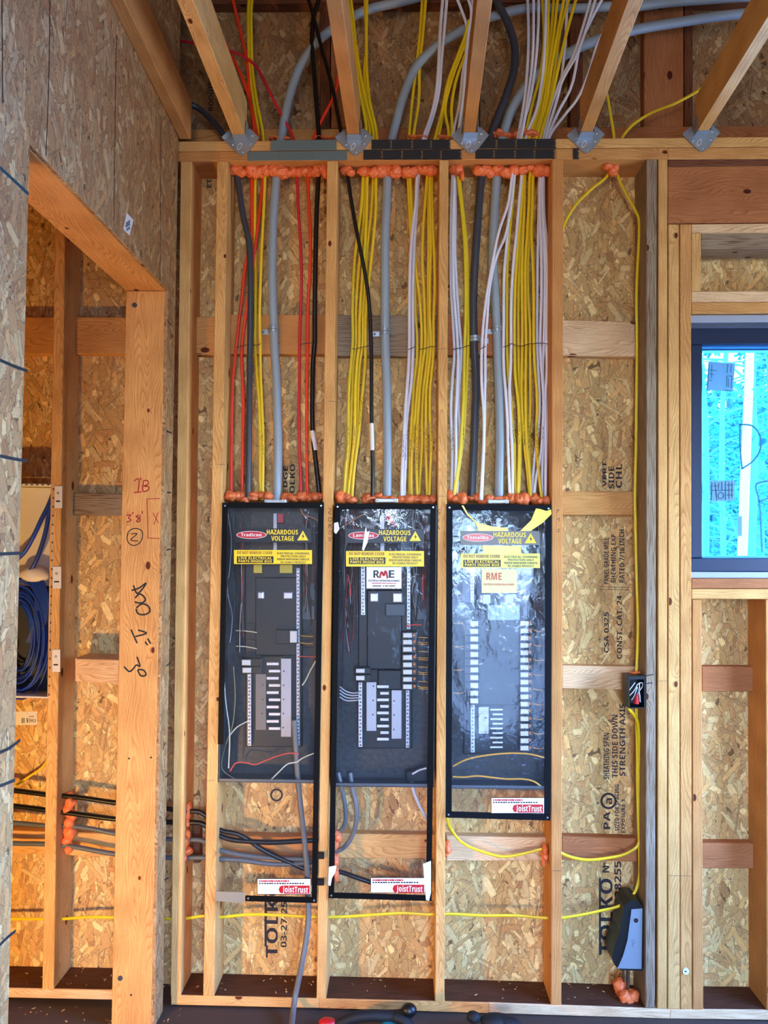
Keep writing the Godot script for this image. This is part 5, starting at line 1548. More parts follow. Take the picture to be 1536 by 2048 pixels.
	cable("yellow cable slanting left from the orange putty at the top of the narrow right bay", M.yellow, 0.0055, "1209,170,-0.075 1214,190,-0.075 1222,236,-0.075 1228,274,-0.075 1226,320,-0.075 1217,348,-0.075 1182,379,-0.075 1153,408,-0.075 1135,435,-0.075 1124,462,-0.075 1117,500,-0.075", 0.0, 0.62, g4)
	cable("long yellow cable running down the grey stud to the small black box", M.yellow, 0.0055, "1580,-60,-0.06 1526,6,-0.06 1478,82,-0.06 1441,133,-0.06 1407,173,-0.06 1356,204,-0.07 1293,231,-0.07 1259,256,-0.075 1245,275,-0.075 1236,320,-0.075 1234,344,-0.075 1246.5,376,-0.075 1264,408,-0.075 1277,435,-0.075 1278,476,-0.075 1275,534,-0.08 1273,593,-0.08 1274,681,-0.085 1273,798,-0.085 1272,898,-0.085 1270,996,-0.085 1271,1055,-0.085 1273,1143,-0.085 1276,1260,-0.075 1274,1319,-0.065 1272,1352,-0.055", 0.0, 0.62, g4)
	cable("yellow cable leaving the small black box at its lower left corner", M.yellow, 0.0055, "1256,1412,-0.03 1259,1419,-0.03 1267,1428,-0.035 1273.5,1439,-0.04 1277,1460,-0.055 1278.5,1520,-0.07 1278.5,1600,-0.075 1279.5,1643,-0.075 1280,1675,-0.075 1275,1692,-0.07 1257,1705,-0.066 1214.6,1716,-0.06 1166,1719,-0.06 1133,1711,-0.06 1110,1700,-0.06 1086,1698,-0.06 1052,1706,-0.06 1003,1713,-0.06 970,1705,-0.058 921,1682,-0.05 901,1656,-0.045 892,1630,-0.04 887,1600,-0.05", 0.0, 0.62, g4)
	cable("yellow cable from the black box running low through every stud to the far left", M.yellow, 0.0055, "1273,1412,-0.055 1273,1440,-0.06 1274.5,1479,-0.07 1275,1578,-0.075 1277,1643,-0.075 1279,1708,-0.075 1278,1760,-0.075 1267,1789,-0.07 1244,1809,-0.066 1198,1822,-0.06 1149,1832,-0.06 1127,1835,-0.06 1097,1836,-0.06 1035,1831,-0.06 970,1831,-0.06 892,1828,-0.06 860,1829,-0.06 806,1826,-0.06 755,1829,-0.06 671,1834,-0.06 633,1834,-0.06 552,1830,-0.06 495,1829,-0.06 441,1834,-0.06 407,1832,-0.06 371,1837,-0.06 300,1836,-0.06 224,1835,-0.06 180,1834,-0.06 120,1838,-0.06 87,1838,-0.06 34,1838,-0.06 -60,1842,-0.06", 0.0, 0.62, g4)
	# low runs through the left studs
	var gl := "dark cables and grey conduits crossing low through the left studs"
	cable("upper black cable passing low behind the door stud and the leftmost studs", M.black, 0.0088, "-60,1570 39,1582 93,1589 152,1594 230,1605 300,1612 370,1622 400,1624 440,1660 475,1668 530,1702 580,1725 620,1742", 0.0, 1.0, gl)
	cable("lower black cable under the upper one, crossing low behind the door stud", M.black, 0.0092, "-60,1604 39,1613 93,1620 153,1628 230,1638 300,1643 370,1645 400,1646 440,1672 520,1684 620,1681 648,1680", 0.004, 1.0, gl)
	cable("grey conduit crossing low behind the door stud, upper one of two", mat("slate_conduit", Color(0.34, 0.35, 0.35), 0.4), 0.0082, "-60,1640 36,1646 90,1651 138,1652 180,1657 229,1667 300,1675 370,1680 400,1680 440,1700 500,1712 560,1717 620,1718", -0.004, 1.0, gl)
	cable("grey conduit crossing low behind the door stud, lowest of all", mat("slate_conduit", Color(0.34, 0.35, 0.35), 0.4), 0.0086, "-60,1680 34,1687 90,1688 144,1693 229,1708 300,1713 370,1716 400,1715 440,1718 480,1720 540,1728 600,1727 645,1720", 0.0, 1.0, gl)
	cable("worn grey cable hanging out of the left panel and trailing over the bottom plate", mat("scuffed_grey", Color(0.40, 0.39, 0.37), 0.5), 0.0100, "588,1440,-0.03 592,1500,-0.03 596,1560,-0.03 602,1620,-0.03 610,1690,-0.03 614,1740,-0.02 616,1800,-0.02 617,1830,-0.015 612,1880,0.0 605,1920,0.012 596,1965,0.016 590,1995,0.022 587,2018,0.05 584,2045,0.11 580,2080,0.22", 0.0, 1.0)
	var gq := mat("loop_grey", Color(0.36, 0.37, 0.38), 0.45)
	cable("outer grey cable looping out under the middle panel into the stud", gq, 0.0085, "700,1545,-0.055 704,1575,-0.05 712,1610,-0.04 712,1645,-0.04 700,1680,-0.045 685,1697,-0.05 668,1704,-0.055 655,1708,-0.06", 0.0, 1.0)
	cable("inner grey cable looping out under the middle panel into the stud", gq, 0.0080, "676,1545,-0.055 684,1580,-0.05 691,1620,-0.05 690,1645,-0.05 680,1662,-0.055 668,1669,-0.055 655,1674,-0.06", 0.0, 1.0)
	cable("black cable running behind the foot label of the middle panel cover", M.black, 0.0085, "655,1738,-0.06 675,1742,-0.06 705,1752,-0.05 740,1764,-0.045 790,1776,-0.045 850,1780,-0.05", 0.0, 1.0)
	cable("short pale cable end with a black boot under the middle panel", mat("pale_sheath", Color(0.72, 0.72, 0.72), 0.4), 0.0062, "822,1560,-0.05 828,1585,-0.04 836,1605,-0.035 846,1625,-0.035 856,1640,-0.04", 0.0, 0.7)

func tape_band(on: Node, path: String, r: float, dz: float) -> void:
	put("tape_band", tube(smooth(path_of(path, zdef, dz), 4), r, 14, 1.0), M.lab_white, on)

# ------------------------------------------------------------------ putty
func putty_all() -> void:
	var T := -0.054
	var B := -0.045
	var list := [
		["orange putty round the dark grey cable at the top left of the left bay", T, "474,342,15,10 482,345,10,8 465,342,7,5"],
		["orange putty row over the orange and yellow cables at the top of the left bay", T, "503,342,14,11 518,343,15,11 531,341,10,10 511,346,10,9"],
		["big orange putty knot round the thick grey cable at the top of the left bay", T, "548,341,13,11 560,343,15,11 570,346,11,11 541,342,9,8 578,346,7,6"],
		["orange putty lumps over the crimson and orange red cables", T, "589,343,10,9 597,346,8,7 610,343,9,8 619,344,9,9 604,341,7,6"],
		["ragged orange putty over the black cable at the top right of the left bay", T, "634,341,9,11 644,337,10,12 650,346,7,9 628,345,7,7"],
		["single orange putty ball over the black cable at the top left of the middle bay", T, "694,342,12,9 701,346,8,6 687,343,6,5"],
		["long orange putty row over the yellow and thick grey cables of the middle bay", T, "726,343,10,9 735,344,9,8 748,345,11,9 762,341,14,12 775,340,13,12 793,343,12,11 786,346,8,9 800,348,6,5"],
		["orange putty row over the white and right yellow cables of the middle bay", T, "815,345,12,9 826,344,11,9 838,341,11,8 850,341,10,8 862,341,11,10 870,341,6,7"],
		["orange putty lump with a drip at the top left of the right bay", T, "908,339,9,10 917,340,10,11 925,353,4,8 921,347,5,6"],
		["orange putty over the dark slate cable in the right bay", T, "957,341,11,8 970,341,13,10 981,345,9,9 990,339,8,7"],
		["orange putty over the thick grey cable at the top of the right bay", T, "998,340,13,11 1010,345,11,9 1017,349,6,7"],
		["pair of orange putty lumps over the big cable bundle of the right bay", T, "1028,341,10,10 1045,341,11,9 1059,337,7,6 1065,336,5,5"],
		["round orange putty ball at the top right corner of the right bay", T, "1081,342,13,11 1094,342,8,9 1074,344,8,8"],
		["small twisted orange putty piece at the top of the narrow right bay", T, "1231,336,7,9 1225,342,8,7 1216,334,10,4 1228,348,7,4"],
		["orange putty along the top of the left panel, left of the metal connector", B, "463,992,12,9 475,992,10,8 486,990,9,7 489,1000,10,6 507,992,12,9 522,991,11,8 536,992,10,8 499,996,8,6"],
		["orange putty along the top of the left panel, right of the metal connector", B, "572,994,12,8 588,996,11,7 602,993,12,9 617,995,11,8 631,994,11,9 643,993,7,8"],
		["orange putty at the left end of the middle panel's top", B, "680,993,8,11 688,996,11,11 703,1000,12,7 696,996,8,7"],
		["dull orange putty ball round the black cable on the middle panel", B, "738,997,13,9 731,1000,7,6"],
		["flat orange putty behind the metal connector of the middle panel", B, "757,991,9,6 770,995,14,4 784,996,10,4"],
		["long rolled orange putty at the right end of the middle panel's top", B, "803,999,10,8 818,999,13,9 835,999,13,9 850,999,13,9 864,999,9,9"],
		["orange putty at the left end of the right panel's top", B, "900,992,7,10 912,998,9,8 924,998,11,11 942,997,12,5 957,995,10,8 966,1004,9,5"],
		["orange putty behind the metal connector of the right panel", B, "979,997,8,7 995,997,12,4 1009,997,10,5"],
		["orange putty lumps at the right end of the right panel's top", B, "1022,997,9,11 1038,999,9,10 1049,998,11,12 1070,998,11,10 1080,1002,9,7 1093,1001,9,8"],
		["orange putty smeared down the right stud where the yellow cable enters low", -0.05, "1090,1698,5,10 1089,1712,6,9 1087,1724,3,8"],
		["orange putty lump on the stud at the low left of the right bay", -0.05, "894,1690,6,8 897,1699,6,7 892,1706,4,7"],
		["orange putty strip on the leftmost stud where black cables pass", -0.05, "378,1615,5,9 377,1630,5,10 376,1645,4,8"],
		["orange putty strip on the leftmost stud round the grey conduits", -0.05, "376,1668,5,8 374,1684,5,10 377,1702,8,8 371,1715,4,8"],
		["orange putty round the cables on the stud seen through the doorway", -0.055, "139,1590,7,7 142,1604,10,9 136,1617,8,9 144,1630,10,10 138,1645,9,9 140,1664,12,12 134,1680,9,10 138,1698,8,8"],
		["red orange putty in the lower left corner behind the middle cover", -0.055, "675,1672,9,9 672,1688,7,12 672,1722,6,16 672,1748,6,14"],
		["small orange putty collar over the black box on the grey stud", -0.055, "1262,1349,5,5 1269,1348,6,5 1276,1347,5,5"],
		["brown orange putty ball under the metal bracket", -0.075, "1240,1972,12,15 1246,1980,8,10"],
		["pale orange putty lump on the bottom plate in the narrow right bay", -0.05, "1253,1994,13,12 1265,1990,11,10 1262,1999,12,8"],
		["thin orange putty smear on the plate behind the crimson cable", -0.075, "548,278,9,3 558,277,10,3 574,279,9,3"],
		["thin orange putty smear on the plate near the upper red cable", -0.075, "636,277,9,3 648,276,9,3 660,278,10,3"],
		["orange putty heap on the plate round the dark slate cable", -0.075, "986,270,9,6 998,266,9,6 1010,274,14,5"],
		["orange putty heap on the plate round the big cable bundle", -0.075, "1032,271,9,6 1045,266,14,7 1060,269,14,6 1073,273,9,5"],
		["orange putty smears on the plate at the middle bay's white cables", -0.075, "826,276,10,4 842,277,12,3 885,276,10,4 900,278,8,3"]]
	var n := 0
	for q in list:
		n += 1
		var lumps := []
		var i := 0
		var base := Vector3.ZERO
		for w in (q[2] as String).split(" "):
			var v := w.split(",")
			i += 1
			var z: float = q[1] + 0.006 * sin(n * 3.7 + i * 2.1)
			var s := (2.75 - z) / FOCAL
			var p := P(float(v[0]), float(v[1]), z)
			lumps.append(lump(p, Vector3(float(v[2]) * s * 1.02, float(v[3]) * s * 1.02, minf(maxf(float(v[2]), float(v[3])) * s, 0.022)), n * 20 + i, 0.62, 40.0, 14, 20))
			base += p
		var t := thing("fire_putty", q[0], "putty", base / i, "orange fire putty")
		for m in lumps:
			put("putty_lump", m, M.putty, t)

# ================================================================== metal plates, hangers, straps, ties
func plates_and_hangers() -> void:
	var z := 0.0025
	var gp := "grey green nail plates on the top plate"
	var dp := "dark nail plates on the top plates"
	var rows := [
		["grey_green", "long grey green steel plate on the upper top plate over the left bay", [541, 280.5, 673, 279, 673, 299.5, 541, 301]],
		["grey_green", "grey green steel plate on the lower top plate, left of three", [495, 303, 558.5, 302.5, 558.5, 320.5, 495, 321.5]],
		["grey_green", "grey green steel plate on the lower top plate, middle of three", [559.5, 302.5, 626.5, 302, 626.5, 320, 559.5, 320.5]],
		["grey_green", "grey green steel plate on the lower top plate, right of three", [627.5, 302, 694, 301, 694, 320, 627.5, 320]]]
	for x in [[743, 783, "first"], [783.6, 825, "second"], [825.6, 863, "third"], [863.6, 901, "fourth"]]:
		rows.append(["dark", "dark steel plate on the upper top plate over the middle bay, %s from the left" % x[2], [x[0], 279, x[1], 278.6, x[1], 297.5, x[0], 298]])
	for x in [[727, 765, "first"], [765.6, 805, "second"], [805.6, 845, "third"], [845.6, 883, "fourth"], [883.6, 923, "fifth"]]:
		rows.append(["dark", "dark steel plate on the lower top plate over the middle bay, %s from the left" % x[2], [x[0], 299.5, x[1], 299, x[1], 318.5, x[0], 319]])
	for x in [[950, 994, "first"], [994.6, 1033, "second"], [1033.6, 1072, "third"], [1072.6, 1112, "fourth"]]:
		rows.append(["dark", "dark steel plate on the upper top plate over the right bay, %s from the left" % x[2], [x[0], 277.5, x[1], 277, x[1], 296, x[0], 296.5]])
	for x in [[951, 989, "first"], [989.6, 1031, "second"], [1031.6, 1070, "third"], [1070.6, 1110, "fourth"]]:
		rows.append(["dark", "dark steel plate on the lower top plate over the right bay, %s from the left" % x[2], [x[0], 298.5, x[1], 298, x[1], 317, x[0], 317.5]])
	rows.append(["dark", "narrow dark steel plate standing beside the hanger right of the panels", [1146, 297, 1158, 297, 1158, 318, 1146, 318]])
	var dim := mat("dimple", Color(0.55, 0.50, 0.36), 0.4, 0.5)
	for k in rows.size():
		var q: Array = rows[k][2]
		var dark: bool = rows[k][0] == "dark"
		var t := thing("nail_plate", rows[k][1], "nail plate", P((q[0] + q[2]) * 0.5, q[5], 0.0), dp if dark else gp)
		obj("plate", board(px4(q, z + 0.0001 * (k % 3)), Vector3(0, 0, -0.0024), Vector3.RIGHT, 0.0008), M.darkplate if dark else M.nailplate, t)
		if dark or k == 0:
			var st := st_new()
			for i in 3:
				var x: float = q[2] - 1.5 if dark else 606.0
				var y: float = lerpf(q[3], q[5], 0.25 + 0.25 * i)
				disc(P(x + 0.8 * (i % 2), y, z + 0.0012), 0.0030 if dark else 0.0016, 0.001, 8, st)
			obj("nail_dimples", st, dim, t)
	# joist hangers: a bent sheet with a seat, pointed at the foot
	var at := [[482, 279, 1.0, "leftmost rafter in front of the dark blue cable"], [709, 279, 1.0, "second rafter, between the grey green and the dark plates"], [940, 275, 1.0, "third rafter, over the right bay's left stud"], [1171, 274, 1.0, "fourth rafter, just right of the panels"], [1402, 271, 1.0, "rightmost rafter, over the window header"]]
	var shape := [[-37, -2], [-20, -18], [-13, -1], [13, 0], [14, -20], [18, -22], [36, -3], [17, 22], [6, 31], [-2, 32], [-23, 12]]
	for q in at:
		var t := thing("joist_hanger", "shiny galvanised hanger holding the " + q[3], "joist hanger", P(q[0], q[1] + 30, 0.0), "galvanised rafter hangers")
		var poly := []
		for v in shape:
			poly.append(Vector2(q[0] + v[0], q[1] + v[1]))
		obj("back_plate", plate(poly, 0.006, 0.0025), M.steel, t)
		# seat under the rafter and cheeks up its sides
		var a := P(q[0] - 13, q[1], 0.006)
		var b := P(q[0] + 13, q[1], 0.006)
		obj("seat", box(st_new(), Vector3(a.x, a.y - 0.003, 0.004), Vector3(b.x, a.y - 0.0008, 0.045)), M.steel, t)
		obj("cheek", box(st_new(), Vector3(a.x - 0.002, a.y - 0.003, 0.004), Vector3(a.x, a.y + 0.055, 0.04)), M.steel, t)
		obj("cheek", box(st_new(), Vector3(b.x, b.y - 0.003, 0.004), Vector3(b.x + 0.002, b.y + 0.055, 0.04)), M.steel, t)
		# bent-out wings
		for sgn in [-1, 1]:
			var w := PackedVector3Array()
			for v in [[-37, -2], [-20, -18], [-17, -14], [-33, 1]]:
				w.append(P(q[0] - sgn * v[0], q[1] + v[1], 0.0065))
			var st := st_new()
			quad(st, w[0], w[1], w[1] + Vector3(0, 0, 0.012), w[0] + Vector3(0, 0, 0.012), Vector3(-sgn, 1, 0))
			obj("wing_lip", st, M.steel, t)
		var slot := st_new()
		for k in 16:
			var a0 := TAU * k / 16
			var a1 := TAU * (k + 1) / 16
			var f := func(ang: float, r0: float) -> Vector3:
				var u := Vector2(cos(ang) * 4.0 * r0, sin(ang) * 8.0 * r0).rotated(0.5)
				return P(q[0] - 3 + u.x, q[1] + 14 + u.y, 0.0085)
			quad(slot, f.call(a0, 1.0), f.call(a1, 1.0), f.call(a1, 0.7), f.call(a0, 0.7), Vector3.BACK)
		obj("raised_slot", slot, mat("bright_edge", Color(0.92, 0.94, 0.96), 0.3, 0.5), t)
		for v in [[-17, 10], [19, 8], [3, 25], [22, -8]]:
			put("dome", lump(P(q[0] + v[0], q[1] + v[1], 0.006), Vector3(0.005, 0.005, 0.003), 3, 0.0, 1.0, 6, 10), M.steel, t)

func straps_and_ties() -> void:
	var gs := "metal straps holding the thick cables"
	for q in [[547, 660, 11.5, -1, "ridged metal strap clamping the thick grey cable of the left bay"], [770, 664, 11.5, -1, "ridged metal strap clamping the thick grey cable of the middle bay"], [994, 659, 12.5, -1, "metal strap clamping the thick grey cable of the right bay"], [950, 678, 11, 1, "metal strap clamping the dark slate cable of the right bay"]]:
		var z := zdef(q[1])
		var t := thing("cable_strap", q[4], "cable strap", P(q[0], q[1] + 8, z), gs)
		for k in 2:
			var p := P(q[0], q[1] - 3 + 6 * k, z - (0.008 if q[0] == 994 else 0.0))
			var pts := PackedVector3Array([p + Vector3(0, 0.003, 0), p, p - Vector3(0, 0.003, 0)])
			put("band", tube(PackedVector3Array([p + Vector3(0, 0.0050, 0), p + Vector3(0, 0.0044, 0), p - Vector3(0, 0.0044, 0), p - Vector3(0, 0.0050, 0)]), q[2] / 545.0, 22), M.steel, t)
		var tabx: float = q[0] + q[3] * 18
		var zt := -0.0995
		obj("tab", board(rect4(tabx - 9, q[1] - 1, tabx + 9, q[1] + 9, zt), Vector3(0, 0, -0.002), Vector3.RIGHT, 0.0006), M.steel, t)
		obj("screw", disc(P(tabx - 3, q[1] + 4, zt + 0.002), 0.005, 0.002), mat("screw_dark", Color(0.4, 0.4, 0.42), 0.4, 0.7), t)
	var wt := "thin black ties bundling the cables"
	for q in [["472,695 485,692 496,689 505,688 512,691 521,687", "thin black tie across the orange, grey and yellow cables of the left bay", 0.016], ["600,689 612,687 622,686 636,683", "thin black tie across the red and black cables of the left bay", 0.022], ["704,697 713,698 720,695 730,693 738,691 748,686", "thin black tie across the left yellow bundle of the middle bay", 0.028],
			["816,699 823,697 830,693", "short thin black tie across the paired white cables of the middle bay", 0.020], ["838,699 848,697 855,695 862,693 870,693", "thin black tie across the right yellow bundle of the middle bay", 0.016], ["905,700 914,697 922,696 930,693 940,690", "thin black tie across the white and yellow cables at the left of the right bay", 0.016],
			["960,698 966,695 972,692", "short thin black tie across the two crossing white cables", 0.034], ["1006,694 1016,691 1024,687 1032,691 1044,692 1056,688 1068,687 1080,686 1092,687 1102,688", "long thin black tie across the big bundle of the right bay", 0.020]]:
		var o := put("cable_tie", tube(smooth(path_of(q[0], zdef, q[2]), 4), 0.0013, 6), M.black)
		tag(o, q[1], "cable tie", wt)
	for q in [[528, 572, 1003, "scratched metal cable connector on top of the left panel"], [750, 796, 1001, "white metal cable connector on top of the middle panel"], [975, 1018, 1003, "metal cable connector on top of the right panel"]]:
		var t := thing("cable_connector", q[3], "connector", P((q[0] + q[1]) * 0.5, q[2] + 6, -0.02), "cable connectors on the panel tops")
		obj("clamp_bar", board(rect4(q[0], q[2] - 4, q[1], q[2] + 4, -0.012), Vector3(0, 0, -0.03), Vector3.RIGHT, 0.003), mat("zinc_white", Color(0.78, 0.76, 0.72), 0.4, 0.3), t)
		for x in [q[0] + 5, q[1] - 5]:
			obj("screw", disc(P(x, q[2], -0.009), 0.0062, 0.003, 12), M.lab_white, t)
			obj("screw_slot", strokes("%f,%f %f,%f" % [x - 2, q[2] + 1, x + 2, q[2] - 1], 0.0016, -0.009), M.ink, t)

# ================================================================== through the doorway
func left_room_things() -> void:
	var wp := mat("enclosure_white", Color(0.86, 0.84, 0.78), 0.4)
	var t := thing("media_enclosure", "open white wall box full of blue network cable, seen through the doorway", "enclosure", P(30, 1397, 0.0))
	var x0 := -90.0
	var zb := -0.100
	obj("back", board(px4([x0, 972, 106, 976, 101, 1392, x0, 1386], zb), Vector3(0, 0, -0.003), Vector3.UP, 0.0), wp, t)
	obj("lower_dark_panel", board(px4([x0, 1170, 100, 1172, 97, 1388, x0, 1382], zb + 0.004), Vector3(0, 0, -0.003), Vector3.UP, 0.0), mat("grey_insert", Color(0.20, 0.20, 0.21), 0.5), t)  # dark grey sheet over the lower half of the back
	var tl := P(x0, 965, 0.0); var tr := P(109, 968, 0.0); var br := P(100, 1397, 0.0); var bl := P(x0, 1392, 0.0)
	var d := Vector3(0, 0, zb)
	var e := 0.006
	obj("side", board([tr - Vector3(e, 0, 0), tr, br, br - Vector3(e, 0, 0)], d, Vector3.UP, 0.001), wp, t)
	obj("top", board([tl, tr - Vector3(e, 0, 0), tr - Vector3(e, e, 0), tl - Vector3(0, e, 0)], d, Vector3.RIGHT, 0.001), wp, t)
	obj("bottom", board([bl + Vector3(0, e, 0), br + Vector3(-e, e, 0), br - Vector3(e, 0, 0), bl], d, Vector3.RIGHT, 0.001), wp, t)
	var st := st_new()
	for k in 24:
		var p := tr.lerp(br, (k + 0.5) / 24.0)
		box(st, p + Vector3(-0.0055, -0.006, 0.0), p + Vector3(-0.001, 0.001, 0.0012))
	for k in 8:
		var p := tr + Vector3(-0.02 - 0.02 * k, 0, 0)
		box(st, p + Vector3(-0.006, -0.0055, 0.0), p + Vector3(0.001, -0.001, 0.0012))
	obj("rim_slots", st, mat("slot_grey", Color(0.25, 0.24, 0.22)), t).set_meta("kind", "stuff")
	for y in [[972, 1016, 109, 124], [1133, 1177, 105, 122], [1299, 1344, 104, 120]]:
		var ear := obj("mounting_ear", board(rect4(y[2], y[0], y[3], y[1], 0.0035), Vector3(0, 0, -0.003), Vector3.UP, 0.0008), wp, t)
		obj("ear_slot", board(rect4(y[2] + 3, y[0] + 29, y[3] - 4, y[0] + 32, 0.0039), Vector3(0, 0, -0.0003), Vector3.UP, 0.0), M.ink, ear)
		obj("ear_hole", ring_mesh(P((y[2] + y[3]) * 0.5 - 0.5, y[0] + 14, 0.0042), 0.0042, 0.0024, 0.0004), M.ink, ear)
	put("cable_holder", lump(P(70, 1150, -0.055), Vector3(0.055, 0.032, 0.025), 8, 0.1, 8.0), wp, t)
	obj("round_boss", disc(P(84, 1045, zb + 0.004), 0.020, 0.006, 20), wp, t)
	var blue := mat("blue_jacket", Color(0.05, 0.22, 0.58), 0.4)
	var b := thing("cable_coil", "coil of blue network cable hanging in the open white wall box", "cable", P(35, 1385, -0.04))
	var pts := PackedVector3Array()
	var turns := 15
	for i in turns * 26:
		var a := TAU * i / 26.0
		var k := float(i) / 26.0
		var rx := 22.0 + 2.6 * k + 3.0 * sin(k * 2.3)
		var ry := 60.0 + 4.0 * k + 5.0 * sin(k * 1.7)
		var f := fposmod(k * 0.618, 1.0)
		pts.append(P(38 + cos(a) * rx, 1276 - sin(a) * ry - 8.0 * sin(k * 1.1), -0.070 + 0.045 * f))
	put("coil", tube(pts, 0.0034, 7), blue, b)
	for q in ["108,982,-0.03 97,1010,-0.03 82,1040,-0.03 66,1075,-0.03 46,1108,-0.04 20,1130,-0.05", "108,984,-0.025 99,1020,-0.03 92,1060,-0.03 82,1095,-0.035 68,1130,-0.04 50,1155,-0.05"]:
		put("cable_lead", tube(smooth(path_of(q, zdef), 6), 0.0078, 10), blue, b)
	for k in 9:
		put("cable_loop", tube(smooth(path_of("%f,1150,-0.06 %f,1165,-0.04 %f,1190,-0.035 %f,1220,-0.035 %f,1250,-0.04 %f,1285,-0.05" % [44 + k * 4, 60 + k * 3.4, 70 + k * 3.2, 70 + k * 3.2, 66 + k * 3.0, 52 + k * 2.6], zdef), 6), 0.0034, 7), blue, b)
	var s := obj("paper_label", board(rect4(20, 1423, 74, 1450, Z_OSB + 0.002), Vector3(0, 0, -0.0006), Vector3.UP, 0.0), M.lab_white)
	tag(s, "white printed label stuck on the strand board below the white wall box", "label")
	obj("barcode", strokes("46,1436 46,1446;48.5,1436 48.5,1446;44,1436 44,1446;53,1436 55,1446;56,1436 55,1446;58,1433 68,1433;59,1437 59,1445;62,1437 62,1445;62,1441 66,1441;66,1437 66,1445;69,1438 71,1442 68,1445;54,1426 55,1427", 0.0022, Z_OSB + 0.002), M.ink, s)
	cable("thin yellow cable curving behind the lower left of the door stud", M.yellow, 0.0045, "30,1572,-0.1 60,1552,-0.1 84,1535,-0.1 100,1510,-0.1 108,1480,-0.1 104,1440,-0.11", 0.0, 0.62)
	# sawdust and chips on the floor and the plate
	var r := RandomNumberGenerator.new()
	r.seed = 6
	var cs := st_new()
	for k in 260:
		var p := Vector3(r.randf_range(-1.7, -0.75), FLOOR + 0.001, r.randf_range(0.01, 0.3))
		if k % 3 == 0:
			p = Vector3(r.randf_range(-1.4, 1.1), 0.0, r.randf_range(-0.13, -0.02))
			p.y = plate_y(p.x) + 0.003
		var a := r.randf() * TAU
		var l := r.randf_range(0.002, 0.007)
		var dx := Vector3(cos(a), 0, sin(a)) * l
		var dz := Vector3(-sin(a), 0, cos(a)) * 0.0016
		quad(cs, p + dx + dz, p - dx + dz, p - dx - dz + Vector3(0, 0.001, 0), p + dx - dz + Vector3(0, 0.001, 0), Vector3.UP)
	var ch := obj("sawdust", cs, M.pale)
	ch.set_meta("kind", "stuff")
	tag(ch, "pale sawdust and wood chips scattered on plates and floor", "sawdust")

# ================================================================== narrow bay at the right
func right_bay_things() -> void:
	var t := thing("device_box", "small black box with white wires and a red wire nut, fixed to the grey stud", "junction box", P(1273, 1417, 0.0))
	var f := px4([1257, 1358, 1290, 1357, 1290, 1416, 1258, 1417], 0.006)
	var w := 0.003
	var st := st_new()
	var d := Vector3(0, 0, -0.075)
	board([f[0], f[0] + Vector3(w, 0, 0), f[3] + Vector3(w, 0, 0), f[3]], d, Vector3.UP, 0.0, Vector2.ZERO, st)
	board([f[1] - Vector3(w, 0, 0), f[1], f[2], f[2] - Vector3(w, 0, 0)], d, Vector3.UP, 0.0, Vector2.ZERO, st)
	board([f[0], f[1], f[1] - Vector3(0, w, 0), f[0] - Vector3(0, w, 0)], d, Vector3.RIGHT, 0.0, Vector2.ZERO, st)
	board([f[3] + Vector3(0, w, 0), f[2] + Vector3(0, w, 0), f[2], f[3]], d, Vector3.RIGHT, 0.0, Vector2.ZERO, st)
	board([f[0] + d, f[1] + d, f[2] + d, f[3] + d], Vector3(0, 0, -0.002), Vector3.UP, 0.0, Vector2.ZERO, st)
	obj("box", st, M.plastic_black, t)
	obj("top_bracket", board(rect4(1256, 1352, 1290, 1359, 0.007), Vector3(0, 0, -0.07), Vector3.RIGHT, 0.001), M.plastic_black, t)
	var wm := mat("white_wire", Color(0.82, 0.82, 0.84), 0.4)
	for q in ["1259,1391 1266,1384 1272,1375 1276,1368 1280,1367", "1263,1400 1268,1393 1272,1382 1275,1374", "1278,1366 1285,1366 1285,1372 1280,1380 1275,1388", "1278,1367 1279,1374 1277,1380", "1258,1381 1264,1373 1270,1365"]:
		put("wire", tube(smooth(path_of(q, func(_y): return 0.0), 6), 0.0016, 6), wm, t)
	put("wire_tail", tube(smooth(path_of("1277,1382 1279,1392 1280,1404", func(_y): return 0.0), 4), 0.0036, 8, 1.0, Vector3.BACK, 0.0026), mat("grey_tail", Color(0.55, 0.57, 0.58), 0.4), t)
	put("wire_nut", tube(path_of("1274.5,1388 1273,1396 1272,1407", func(_y): return 0.003), 0.0028, 12, 1.0, Vector3.BACK, 0.0105), M.lab_red, t)
	# the metal shield low in the bay
	var b := thing("cable_shield", "black curved boot with a galvanised steel side plate, low in the narrow bay", "bracket", P(1258, 1940, -0.03))
	var body := []
	for v in [[1262, 1800], [1276, 1801], [1287, 1815], [1287, 1934], [1284, 1942], [1240, 1940], [1229, 1930], [1224, 1915], [1230, 1890], [1240, 1862], [1244, 1840], [1248, 1812]]:
		body.append(Vector2(v[0], v[1]))
	obj("boot", plate(body, -0.020, 0.10), M.plastic_black, b)
	var side := []
	for v in [[1263, 1819], [1285, 1817], [1283, 1938], [1235, 1937], [1246, 1912], [1255, 1880], [1259, 1850]]:
		side.append(Vector2(v[0], v[1]))
	var sp := obj("steel_plate", plate(side, -0.014, 0.003), M.steel, b)
	obj("knockout", disc(P(1272, 1841, -0.012), 0.0095, 0.002, 18), M.ink, sp)
	obj("knockout_edge", ring_mesh(P(1272, 1841, -0.0115), 0.0105, 0.0088, 0.0005), M.silver, sp)
	obj("embossed_mark", strokes("1262,1882 1267,1880 1268,1886 1264,1891 1268,1895;1266,1884 1264,1889", 0.0016, -0.013), mat("emboss", Color(0.45, 0.48, 0.52), 0.4, 0.6), sp)
	for x in [[1246, 1250], [1254, 1260]]:
		obj("pipe_stub", board(rect4(x[0], 1938, x[1], 1985, -0.06), Vector3(0, 0, -0.012), Vector3.UP, 0.003), mat("pipe_brown", Color(0.30, 0.22, 0.18), 0.5), b)

